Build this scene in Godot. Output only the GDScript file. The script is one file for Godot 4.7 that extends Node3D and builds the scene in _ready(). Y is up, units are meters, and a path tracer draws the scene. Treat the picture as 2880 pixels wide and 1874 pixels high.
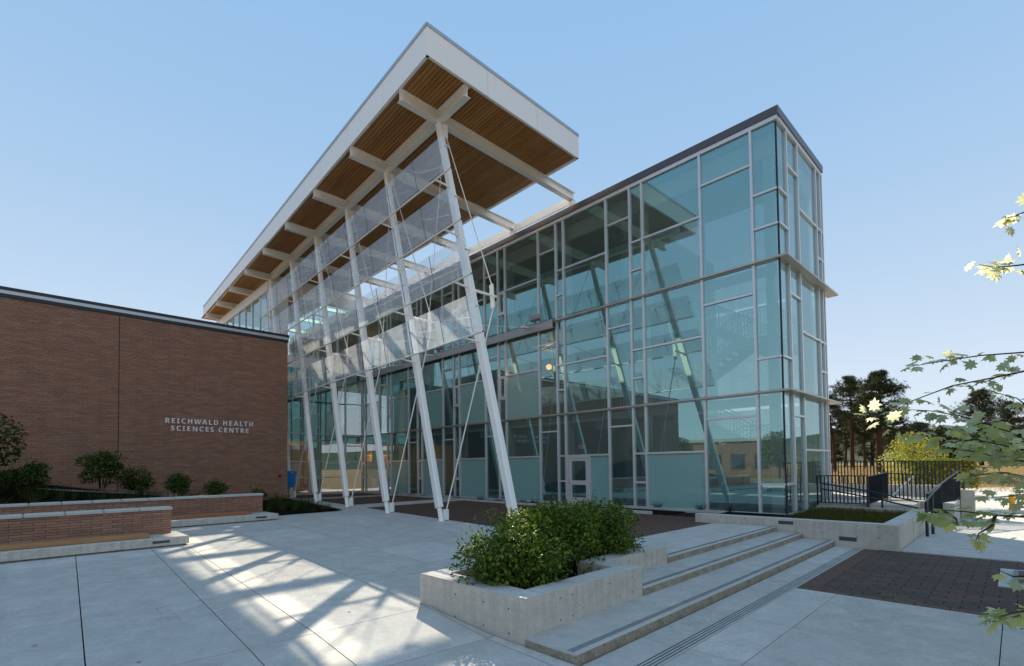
extends Node3D

# ------------------------------------------------------------------ mesh collector
class MB:
	var v = PackedVector3Array()
	var n = PackedVector3Array()
	var c = PackedColorArray()
	var ix = PackedInt32Array()
	var col = Color(1, 1, 1)
	var tinted = false
	func tri(a, b, d, nn = null):
		var nm = nn
		if nm == null:
			nm = (b - a).cross(d - a).normalized()
		var k = v.size()
		v.append_array(PackedVector3Array([a, b, d]))
		n.append_array(PackedVector3Array([nm, nm, nm]))
		c.append_array(PackedColorArray([col, col, col]))
		ix.append_array(PackedInt32Array([k, k + 2, k + 1]))
	func quad(a, b, d, e):
		var nm = (d - a).cross(e - b).normalized()
		var k = v.size()
		v.append_array(PackedVector3Array([a, b, d, e]))
		n.append_array(PackedVector3Array([nm, nm, nm, nm]))
		c.append_array(PackedColorArray([col, col, col, col]))
		ix.append_array(PackedInt32Array([k, k + 2, k + 1, k, k + 3, k + 2]))
	func hexa(p):  # p: 8 corners, bottom ring 0..3 then top ring 4..7, counter-clockwise seen from above
		quad(p[4], p[5], p[6], p[7])
		quad(p[3], p[2], p[1], p[0])
		for i in 4:
			var j = (i + 1) % 4
			quad(p[i], p[j], p[j + 4], p[i + 4])
	func box(a, b, t = Transform3D.IDENTITY):  # from corner a to corner b
		var p = []
		for y in [a.y, b.y]:
			for q in [[a.x, b.z], [b.x, b.z], [b.x, a.z], [a.x, a.z]]:
				p.append(t * Vector3(q[0], y, q[1]))
		hexa(p)
	func bevel(a, b, r):  # box with chamfered top and vertical edges
		var lo = []
		var mid = []
		var top = []
		for q in [[a.x, b.z, 1, -1], [b.x, b.z, -1, -1], [b.x, a.z, -1, 1], [a.x, a.z, 1, 1]]:
			lo.append([Vector3(q[0], a.y, q[1]), q[2], q[3]])
		var ring = func(y, ins):
			var o = []
			for i in 4:
				var e = lo[i]
				var px = Vector3(e[0].x, y, e[0].z) + Vector3(e[1] * ins, 0, e[2] * ins)
				var h1 = px + Vector3(e[1] * r, 0, 0)
				var h2 = px + Vector3(0, 0, e[2] * r)
				if i % 2 == 0:
					o.append(h2); o.append(h1)
				else:
					o.append(h1); o.append(h2)
			return o
		var r0 = ring.call(a.y, 0.0)
		var r1 = ring.call(b.y - r, 0.0)
		var r2 = ring.call(b.y, r * 0.9)
		for pr in [[r0, r1], [r1, r2]]:
			for i in 8:
				var j = (i + 1) % 8
				quad(pr[0][i], pr[0][j], pr[1][j], pr[1][i])
		for i in range(1, 7):
			tri(r2[0], r2[i], r2[i + 1])
	func bar(p0, p1, w, h, upv = Vector3.UP):
		var d = (p1 - p0).normalized()
		var s = d.cross(upv).normalized() * (w * 0.5)
		var u = s.cross(d).normalized() * (h * 0.5)
		hexa([p0 - u - s, p0 - u + s, p1 - u + s, p1 - u - s, p0 + u - s, p0 + u + s, p1 + u + s, p1 + u - s])
	func tube(pts, rad, sides = 8, caps = true):
		var rings = []
		var side = Vector3.ZERO
		for i in pts.size():
			var d = (pts[min(i + 1, pts.size() - 1)] - pts[max(i - 1, 0)]).normalized()
			if i == 0:
				side = d.cross(Vector3(0.31, 0.2, 0.93)).normalized()
			side = (side - d * side.dot(d)).normalized()
			var o = d.cross(side)
			var r = rad[i] if rad is Array else rad
			var base = v.size()
			for k in sides:
				var an = TAU * k / sides
				var nn = side * cos(an) + o * sin(an)
				v.append(pts[i] + nn * r)
				n.append(nn)
				c.append(col)
			rings.append(base)
		for i in pts.size() - 1:
			for k in sides:
				var a = rings[i] + k
				var b = rings[i] + (k + 1) % sides
				var e = rings[i + 1] + k
				var f = rings[i + 1] + (k + 1) % sides
				ix.append_array(PackedInt32Array([a, e, b, b, e, f]))
		if caps:
			for w in [0, pts.size() - 1]:
				for k in range(1, sides - 1):
					var q = [v[rings[w]], v[rings[w] + k], v[rings[w] + k + 1]]
					if w == 0: tri(q[0], q[2], q[1])
					else: tri(q[0], q[1], q[2])
	func slab(poly, top, bot):  # poly: 2D points (x,z); top/bot: callables (x,z)->y
		var pl = poly
		if not Geometry2D.is_polygon_clockwise(pl):
			pl = pl.duplicate(); pl.reverse()
		var t = Geometry2D.triangulate_polygon(pl)
		for i in range(0, t.size(), 3):
			var q = []
			for m in 3:
				var e = pl[t[i + m]]
				q.append(Vector3(e.x, top.call(e.x, e.y), e.y))
			if (q[1] - q[0]).cross(q[2] - q[0]).y < 0: tri(q[0], q[2], q[1])
			else: tri(q[0], q[1], q[2])
		for i in pl.size():
			var a = pl[i]
			var b = pl[(i + 1) % pl.size()]
			quad(Vector3(b.x, bot.call(b.x, b.y), b.y), Vector3(a.x, bot.call(a.x, a.y), a.y), Vector3(a.x, top.call(a.x, a.y), a.y), Vector3(b.x, top.call(b.x, b.y), b.y))
	func mesh():
		var arr = []
		arr.resize(Mesh.ARRAY_MAX)
		arr[Mesh.ARRAY_VERTEX] = v
		arr[Mesh.ARRAY_NORMAL] = n
		if tinted: arr[Mesh.ARRAY_COLOR] = c
		arr[Mesh.ARRAY_INDEX] = ix
		var m = ArrayMesh.new()
		if v.size() > 0:
			m.add_surface_from_arrays(Mesh.PRIMITIVE_TRIANGLES, arr)
		return m

# ------------------------------------------------------------------ scene helpers
var M = {}
var used = {}
var rng = RandomNumberGenerator.new()
const UP = Vector3(0, 1, 0)

func numbered(called):
	if not used.has(called):
		used[called] = 0
		return called
	used[called] += 1
	return "%s_%03d" % [called, used[called]]

func tag(o, label, category, group = "", kind = ""):
	if label != "": o.set_meta("label", label)
	if category != "": o.set_meta("category", category)
	if group != "": o.set_meta("group", group)
	if kind != "": o.set_meta("kind", kind)
	return o

func thing(called, label, category, xf = Transform3D.IDENTITY, group = ""):
	var o = Node3D.new()
	o.name = numbered(called)
	add_child(o)
	o.transform = xf
	return tag(o, label, category, group)

func setting(called, xf = Transform3D.IDENTITY):
	var o = Node3D.new()
	o.name = numbered(called)
	add_child(o)
	o.transform = xf
	o.set_meta("kind", "structure")
	return o

func part(called, mesh_or_mb, mat, parent, xf = Transform3D.IDENTITY):
	var o = MeshInstance3D.new()
	o.mesh = mesh_or_mb.mesh() if mesh_or_mb is MB else mesh_or_mb
	o.material_override = mat
	o.name = called
	parent.add_child(o, true)
	o.transform = xf
	return o

func pbox(called, a, b, mat, parent):
	var m = MB.new()
	m.box(a, b)
	return part(called, m, mat, parent)

func pbar(called, p0, p1, w, h, mat, parent, upv = UP):
	var m = MB.new()
	m.bar(p0, p1, w, h, upv)
	return part(called, m, mat, parent)

func ptube(called, pts, rad, mat, parent, sides = 8):
	var m = MB.new()
	m.tube(pts, rad, sides)
	return part(called, m, mat, parent)

func copies(called, mesh, mat, xfs, cols, parent):
	# many small pieces joined into one mesh
	var src = mesh.surface_get_arrays(0)
	var sv: PackedVector3Array = src[Mesh.ARRAY_VERTEX]
	var sn: PackedVector3Array = src[Mesh.ARRAY_NORMAL]
	var si: PackedInt32Array = src[Mesh.ARRAY_INDEX]
	var V = PackedVector3Array()
	var N = PackedVector3Array()
	var C = PackedColorArray()
	var I = PackedInt32Array()
	var one = PackedColorArray()
	one.resize(sv.size())
	var k = 0
	for i in xfs.size():
		var xf: Transform3D = xfs[i]
		V.append_array(xf * sv)
		N.append_array(Transform3D(xf.basis.orthonormalized(), Vector3.ZERO) * sn)
		if cols.size() > 0:
			one.fill(cols[i])
			C.append_array(one)
		for q in si: I.append(q + k)
		k += sv.size()
	var arr = []
	arr.resize(Mesh.ARRAY_MAX)
	arr[Mesh.ARRAY_VERTEX] = V
	arr[Mesh.ARRAY_NORMAL] = N
	if cols.size() > 0: arr[Mesh.ARRAY_COLOR] = C
	arr[Mesh.ARRAY_INDEX] = I
	var m = ArrayMesh.new()
	m.add_surface_from_arrays(Mesh.PRIMITIVE_TRIANGLES, arr)
	return part(called, m, mat, parent)

func lin(r, g, b, a = 1.0):
	return Color(r, g, b, a).linear_to_srgb()

func v3(x, y, z):
	return Vector3(x, y, z)

func dirv(deg):
	return Vector3(sin(deg_to_rad(deg)), 0, -cos(deg_to_rad(deg)))

func frame(deg, o):
	var x = dirv(deg)
	return Transform3D(Basis(x, UP, Vector3(-x.z, 0, x.x)), o)

# frames: glass building, canopy, steps, brick walls
var FC = frame(-43.8194, Vector3(8.9099, 0, -16.4042))
var FK = frame(-41.485, Vector3(0.124, 0, -14.901))
var FS = frame(-44.8876, Vector3(0.1318, 0, -6.0199))
var FW = frame(45.112, Vector3(-12.21, 0, -27.33))

# ------------------------------------------------------------------ textures and materials
func noise_bytes(size, freq, octaves, sd, stretch = Vector2(1, 1), kind = FastNoiseLite.TYPE_SIMPLEX_SMOOTH):
	# tileable noise, sampled on a torus, 0..1
	var f = FastNoiseLite.new()
	f.noise_type = kind
	f.seed = sd
	f.frequency = freq
	f.fractal_octaves = octaves
	var out = PackedFloat32Array()
	out.resize(size * size)
	for y in size:
		for x in size:
			var bx = float(x) / size
			var by = float(y) / size
			var px = x * stretch.x
			var py = y * stretch.y
			var sx = size * stretch.x
			var sy = size * stretch.y
			var a = f.get_noise_2d(px, py)
			var b = f.get_noise_2d(px - sx, py)
			var cc = f.get_noise_2d(px, py - sy)
			var dd = f.get_noise_2d(px - sx, py - sy)
			out[y * size + x] = clampf(0.5 + 0.5 * lerpf(lerpf(a, b, bx), lerpf(cc, dd, bx), by) * 1.5, 0, 1)
	return out

func tex(size, fn):
	var im = Image.create(size, size, false, Image.FORMAT_RGB8)
	for y in size:
		for x in size:
			im.set_pixel(x, y, fn.call(y * size + x))
	return ImageTexture.create_from_image(im)

func mat(named, color, rough = 0.8, metal = 0.0, spec = 0.5):
	var m = StandardMaterial3D.new()
	m.resource_name = named
	m.albedo_color = color
	m.roughness = rough
	m.metallic = metal
	m.metallic_specular = spec
	M[named] = m
	return m

func tri_tex(m, t, scale, bump = null, bump_cm = 0.0, world = true):
	m.albedo_texture = t
	m.uv1_triplanar = true
	m.uv1_world_triplanar = world
	m.uv1_scale = scale if scale is Vector3 else Vector3(scale, scale, scale)
	if bump != null:
		m.heightmap_enabled = true
		m.heightmap_texture = bump
		m.heightmap_scale = bump_cm
	return m

func make_materials():
	var S = 256
	var fine = noise_bytes(S, 0.09, 3, 11)
	var mid = noise_bytes(S, 0.022, 4, 12)
	var coarse = noise_bytes(S, 0.010, 3, 13)
	var speck = noise_bytes(S, 0.35, 1, 14)
	var streak = noise_bytes(S, 0.05, 3, 15, Vector2(1.0, 0.07))
	var grain = noise_bytes(S, 0.11, 3, 16, Vector2(0.06, 1.0))
	var bumpt = tex(S, func(i): var q = 0.5 * fine[i] + 0.5 * speck[i]; return Color(q, q, q))
	# light broom-finished concrete: pale grey with soft stains and specks
	var t_con = tex(S, func(i): var q = 0.86 + 0.10 * (mid[i] - 0.5) + 0.09 * (coarse[i] - 0.5) + 0.08 * (fine[i] - 0.5) - (0.10 if speck[i] > 0.86 else 0.0); return Color(q, q * 0.995, q * 0.975))
	var t_wall = tex(S, func(i): var q = 0.86 + 0.11 * (streak[i] - 0.5) + 0.12 * (mid[i] - 0.5) + 0.08 * (fine[i] - 0.5) - (0.16 if speck[i] > 0.88 else 0.0); return Color(q, q * 0.985, q * 0.955))
	var t_edge = tex(S, func(i): var q = 0.74 + 0.34 * (mid[i] - 0.5) + 0.3 * (fine[i] - 0.5) - (0.25 if speck[i] > 0.8 else 0.0); return Color(q, q * 0.97, q * 0.92))
	var t_grain = tex(S, func(i): var q = 0.78 + 0.42 * (grain[i] - 0.5) + 0.14 * (fine[i] - 0.5); return Color(q, q * (0.96 + 0.05 * mid[i]), q * 0.95))
	var t_brick = tex(S, func(i): var q = 0.86 + 0.2 * (fine[i] - 0.5) + 0.16 * (mid[i] - 0.5) - (0.2 if speck[i] > 0.85 else 0.0); return Color(q, q, q))
	var t_soil = tex(S, func(i): var q = 0.7 + 0.8 * (fine[i] - 0.5) + 0.5 * (speck[i] - 0.5); return Color(q, q, q))
	var t_mott = tex(S, func(i): var q = 0.85 + 0.3 * (mid[i] - 0.5) + 0.1 * (fine[i] - 0.5); return Color(q, q, q))
	tri_tex(mat("concrete_paving", lin(0.62, 0.61, 0.59), 0.85, 0, 0.3), t_con, 0.42, bumpt, 0.10)
	tri_tex(mat("concrete_paving_pale", lin(0.68, 0.67, 0.65), 0.85, 0, 0.3), t_con, 0.37, bumpt, 0.10)
	tri_tex(mat("concrete_wall", lin(0.66, 0.635, 0.59), 0.85, 0, 0.3), t_wall, 0.75, bumpt, 0.12)
	tri_tex(mat("concrete_edge", lin(0.56, 0.52, 0.46), 0.9, 0, 0.3), t_edge, 0.9, bumpt, 0.25)
	tri_tex(mat("coping_stone", lin(0.60, 0.59, 0.57), 0.75, 0, 0.3), t_con, 0.8, bumpt, 0.06)
	tri_tex(mat("joint_fill", lin(0.045, 0.04, 0.036), 0.95, 0, 0.2), t_soil, 2.0)
	var bc = [[0.42, 0.225, 0.155], [0.38, 0.21, 0.15], [0.46, 0.25, 0.17], [0.35, 0.20, 0.15], [0.44, 0.27, 0.20]]
	for i in 5:
		tri_tex(mat("brick_%d" % i, lin(bc[i][0], bc[i][1], bc[i][2]), 0.88, 0, 0.25), t_brick, 2.3, bumpt, 0.15)
	tri_tex(mat("mortar", lin(0.17, 0.12, 0.10), 0.95, 0, 0.2), t_soil, 3.0)
	var pc = [[0.155, 0.105, 0.085], [0.135, 0.098, 0.083], [0.17, 0.118, 0.092], [0.13, 0.104, 0.095]]
	for i in 4:
		tri_tex(mat("paver_%d" % i, lin(pc[i][0], pc[i][1], pc[i][2]), 0.9, 0, 0.25), t_brick, 1.7, bumpt, 0.2)
	tri_tex(mat("paver_edge", lin(0.20, 0.125, 0.095), 0.9, 0, 0.25), t_brick, 1.7, bumpt, 0.2)
	tri_tex(mat("slat_a", lin(0.62, 0.30, 0.10), 0.5, 0, 0.4), t_grain, Vector3(0.25, 4, 4), null, 0, false)
	tri_tex(mat("slat_b", lin(0.56, 0.26, 0.085), 0.5, 0, 0.4), t_grain, Vector3(0.21, 3.3, 3.3), null, 0, false)
	tri_tex(mat("slat_c", lin(0.67, 0.34, 0.125), 0.5, 0, 0.4), t_grain, Vector3(0.3, 4.4, 4.4), null, 0, false)
	tri_tex(mat("seat_wood", lin(0.62, 0.33, 0.15), 0.55, 0, 0.4), t_grain, Vector3(0.5, 5, 5), null, 0, false)
	tri_tex(mat("seat_wood_red", lin(0.56, 0.22, 0.11), 0.55, 0, 0.4), t_grain, Vector3(0.5, 5, 5), null, 0, false)
	mat("dark_gap", lin(0.03, 0.02, 0.015), 0.9, 0, 0.2)
	mat("white_steel", lin(0.80, 0.78, 0.74), 0.38, 0, 0.5)
	mat("fascia_metal", lin(0.80, 0.79, 0.78), 0.35, 0.0, 0.5)
	mat("flashing", lin(0.42, 0.44, 0.46), 0.35, 0.7, 0.5)
	mat("aluminium", lin(0.62, 0.61, 0.63), 0.32, 0.35, 0.5)
	mat("slab_trim", lin(0.42, 0.40, 0.37), 0.4, 0.5, 0.5)
	mat("parapet_dark", lin(0.10, 0.09, 0.095), 0.35, 0.5, 0.5)
	mat("coping_black", lin(0.02, 0.023, 0.028), 0.4, 0.3, 0.5)
	mat("dark_steel", lin(0.012, 0.017, 0.024), 0.38, 0.2, 0.5)
	mat("stainless", lin(0.6, 0.6, 0.6), 0.25, 1.0, 0.5)
	mat("channel_grey", lin(0.36, 0.36, 0.37), 0.4, 0.4, 0.5)
	mat("vent_dark", lin(0.05, 0.06, 0.075), 0.5, 0.2, 0.5)
	mat("gasket", lin(0.02, 0.025, 0.03), 0.6, 0, 0.4)
	mat("interior_white", lin(0.72, 0.72, 0.68), 0.8, 0, 0.3)
	mat("interior_grey", lin(0.35, 0.36, 0.34), 0.8, 0, 0.3)
	mat("ceiling", lin(0.42, 0.42, 0.38), 0.9, 0, 0.2)
	mat("interior_floor", lin(0.16, 0.15, 0.14), 0.5, 0, 0.4)
	mat("interior_orange", lin(0.50, 0.22, 0.07), 0.8, 0, 0.2)
	mat("interior_wood", lin(0.42, 0.24, 0.11), 0.6, 0, 0.3)
	mat("dark_fabric", lin(0.015, 0.016, 0.02), 0.9, 0, 0.2)
	tri_tex(mat("asphalt", lin(0.10, 0.098, 0.095), 0.9, 0, 0.2), t_soil, 0.6)
	tri_tex(mat("soil", lin(0.035, 0.026, 0.018), 0.95, 0, 0.1), t_soil, 1.1, bumpt, 2.0)
	tri_tex(mat("lawn", lin(0.06, 0.10, 0.022), 0.95, 0, 0.1), t_soil, 0.35, bumpt, 2.0)
	tri_tex(mat("dry_grass", lin(0.42, 0.29, 0.13), 0.95, 0, 0.1), t_soil, 0.25, bumpt, 3.0)
	tri_tex(mat("hill", lin(0.10, 0.12, 0.085), 1.0, 0, 0.0), t_mott, 0.004)
	tri_tex(mat("bark", lin(0.11, 0.062, 0.042), 0.95, 0, 0.1), t_grain, Vector3(3, 0.5, 3), bumpt, 2.0)
	mat("twig", lin(0.055, 0.038, 0.03), 0.85, 0, 0.2)
	mat("trunk_tan", lin(0.34, 0.24, 0.13), 0.85, 0, 0.2)
	for e in [["leaf", 0.5, 0.6], ["needle", 0.7, 0.3], ["grass_blade", 0.6, 0.4]]:
		var m = mat(e[0], Color(1, 1, 1), e[1], 0, 0.28)
		m.vertex_color_use_as_albedo = true
		m.backlight_enabled = true
		m.backlight = Color(e[2], e[2], e[2]).linear_to_srgb()
	var gv = [[0.12, 0.17, 0.02], [0.19, 0.23, 0.02], [0.33, 0.32, 0.02], [0.08, 0.125, 0.018], [0.40, 0.20, 0.03]]
	for i in 5:
		var m = mat("tree_leaf_%d" % i, lin(gv[i][0], gv[i][1], gv[i][2]), 0.55, 0, 0.25)
		m.backlight_enabled = true
		m.backlight = lin(0.9, 0.9, 0.6)
	# glass
	var one = tex(4, func(_i): return Color(1, 1, 1))
	var gl = mat("facade_glass", lin(0.28, 0.50, 0.50, 0.70), 0.015, 0.86, 0.5)
	gl.transparency = BaseMaterial3D.TRANSPARENCY_ALPHA
	gl.albedo_texture = one
	gl = mat("frosted_glass", lin(0.22, 0.42, 0.40, 0.86), 0.3, 0.0, 0.6)
	gl.transparency = BaseMaterial3D.TRANSPARENCY_ALPHA
	gl.albedo_texture = one
	gl.clearcoat_enabled = true
	gl.clearcoat = 0.8
	gl.clearcoat_roughness = 0.03
	var t_frit = tex(S, func(i): var q = 0.95 + 0.10 * (mid[i] - 0.5) + 0.08 * (fine[i] - 0.5); return Color(q, q, q))
	gl = mat("screen_glass", lin(0.90, 0.94, 0.98, 0.40), 0.06, 0.35, 0.6)
	gl.transparency = BaseMaterial3D.TRANSPARENCY_ALPHA
	tri_tex(gl, t_frit, 0.5)
	gl.backlight_enabled = true
	gl.backlight = lin(0.8, 0.8, 0.8)
	gl = mat("clear_glass", Color(0.9, 1.0, 0.97, 0.12), 0.02, 0.0, 0.5)
	gl.transparency = BaseMaterial3D.TRANSPARENCY_ALPHA
	var e = mat("lamp_glow", lin(1.0, 0.75, 0.4), 0.5)
	e.emission_enabled = true
	e.emission = Color(1.0, 0.72, 0.38)
	e.emission_energy_multiplier = 1.6
	e = mat("exit_glow", lin(0.5, 0.05, 0.03), 0.5)
	e.emission_enabled = true
	e.emission = Color(0.8, 0.1, 0.05)
	e.emission_energy_multiplier = 0.25
	mat("sign_metal", lin(0.62, 0.62, 0.64), 0.35, 0.3, 0.5)
	mat("banner_blue", lin(0.005, 0.20, 0.56), 0.55, 0, 0.4)
	mat("red_box", lin(0.12, 0.008, 0.008), 0.5, 0, 0.4)
	mat("yellow", lin(0.75, 0.36, 0.02), 0.5, 0, 0.4)
	mat("gravel", lin(0.2, 0.19, 0.18), 0.9, 0, 0.2)
	M["gravel"].vertex_color_use_as_albedo = true

# ------------------------------------------------------------------ light and camera
const SUN_K = 0.955   # metres travelled away from the glass facade for each metre of fall
const SUN_M = -1.22   # metres travelled along the facade for each metre of fall
func sun_from():      # direction towards the sun
	return (FC.basis.z * SUN_K - FC.basis.x * SUN_M + UP).normalized()

func setup():
	var cam = Camera3D.new()
	cam.name = "camera"
	add_child(cam)
	cam.projection = Camera3D.PROJECTION_FRUSTUM
	cam.near = 0.1
	cam.far = 6000.0
	cam.keep_aspect = Camera3D.KEEP_HEIGHT
	cam.size = 0.1 * 1874.0 / 1415.43
	cam.frustum_offset = Vector2(0, 0.1 * (1269.15 - 937.0) / 1415.43)
	cam.transform = Transform3D(Basis(Vector3.RIGHT, 0.0307428) * Basis(Vector3.BACK, -0.01256), Vector3(0, 1.72, 0))
	cam.current = true
	var sun = DirectionalLight3D.new()
	sun.name = "sun"
	add_child(sun)
	sun.light_energy = 1.6
	sun.light_color = Color(1.0, 0.95, 0.86)
	sun.light_angular_distance = 0.5
	sun.shadow_enabled = true
	sun.look_at_from_position(Vector3.ZERO, -sun_from(), UP)
	var im = Image.create(512, 256, false, Image.FORMAT_RGBF)
	var sd = sun_from()
	for y in 256:
		var th = PI * (y + 0.5) / 256.0
		for x in 512:
			var ph = TAU * ((x + 0.5) / 512.0 - 0.5)
			var d = Vector3(sin(ph) * sin(th), cos(th), -cos(ph) * sin(th))
			var el = maxf(0.0, d.y)
			var zen = Color(0.13, 0.235, 0.375)
			var hor = Color(0.40, 0.435, 0.465)
			var t = pow(1.0 - el, 2.6)
			var c = Color(lerpf(zen.r, hor.r, t), lerpf(zen.g, hor.g, t), lerpf(zen.b, hor.b, t))
			var ca = clampf(d.dot(sd), -1, 1)
			var g = 0.16 * pow(maxf(ca, 0.0), 5.0) + 0.20 * pow(maxf(ca, 0.0), 40.0)
			c = Color(c.r + g * 1.0, c.g + g * 0.93, c.b + g * 0.82)
			if d.y < 0.0: c = Color(0.22, 0.215, 0.20)
			im.set_pixel(x, y, c)
	var sm = PanoramaSkyMaterial.new()
	sm.panorama = ImageTexture.create_from_image(im)
	var sky = Sky.new()
	sky.sky_material = sm
	var env = Environment.new()
	env.background_mode = Environment.BG_SKY
	env.sky = sky
	env.tonemap_mode = Environment.TONE_MAPPER_LINEAR
	env.tonemap_exposure = 2.15
	env.sdfgi_enabled = true
	env.ssao_enabled = true
	env.ssil_enabled = true
	var we = WorldEnvironment.new()
	we.name = "environment"
	we.environment = env
	add_child(we)

# ------------------------------------------------------------------ ground height, in the canopy frame (x along the colonnade, z towards the glass)
const AG = [-40.0, -8.0, -5.5, -3.0, 0.0, 8.0, 16.0, 24.0, 60.0]
const BG = [-40.0, -6.3, -1.3, 0.0, 7.0, 40.0]
func ground_base(a):
	return -0.242 + 0.0135 * clampf(a, -14, 20)
func ground_node(i, j):
	if (i == 2 or i == 3) and j <= 2: return -0.05
	if (i == 2 or i == 3) and j == 3: return -0.15
	if BG[i] < 1: return ground_base(AG[j])
	return -0.05
func ground_h(a, b):
	var j = 0
	while j < AG.size() - 2 and a > AG[j + 1]: j += 1
	var i = 0
	while i < BG.size() - 2 and b > BG[i + 1]: i += 1
	var u = clampf((a - AG[j]) / (AG[j + 1] - AG[j]), 0, 1)
	var w = clampf((b - BG[i]) / (BG[i + 1] - BG[i]), 0, 1)
	var y = lerpf(lerpf(ground_node(i, j), ground_node(i, j + 1), u), lerpf(ground_node(i + 1, j), ground_node(i + 1, j + 1), u), w)
	# the paving dips to the pavement level beside the foot of the planter
	var dip = smoothstep(-4.9, -6.9, a) * smoothstep(-9.5, -6.2, b) * (1.0 - smoothstep(-5.2, -4.6, b))
	return lerpf(y, minf(y, -0.44), dip)
const LOW = -0.44

func k2(p):  # steps-frame point -> canopy-frame 2D
	var q = FK.affine_inverse() * (FS * p)
	return Vector2(q.x, q.z)

func paving(parent, cells_x, cells_z, region, holes, top, named, mats, gap_main, thick):
	# rectangular slabs, clipped to a region, each with its own edges; open joints between them
	for i in cells_x.size() - 1:
		for j in cells_z.size() - 1:
			var cell = PackedVector2Array([Vector2(cells_x[i], cells_z[j]), Vector2(cells_x[i + 1], cells_z[j]), Vector2(cells_x[i + 1], cells_z[j + 1]), Vector2(cells_x[i], cells_z[j + 1])])
			for got in Geometry2D.intersect_polygons(cell, region):
				var left = [got]
				for hole in holes:
					var nxt = []
					for l in left:
						for r in Geometry2D.clip_polygons(l, hole):
							if not (Geometry2D.is_polygon_clockwise(r) and not Geometry2D.is_polygon_clockwise(l)): nxt.append(r)
					left = nxt
				for l in left:
					for s in Geometry2D.offset_polygon(l, -gap_main * 0.5):
						if s.size() < 3: continue
						var m = MB.new()
						# fine subdivision keeps the slab on the warped ground
						m.slab(s, top, func(x, z): return top.call(x, z) - thick)
						if m.v.size() == 0: continue
						part(named, m, mats[rng.randi() % mats.size()], parent)

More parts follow.
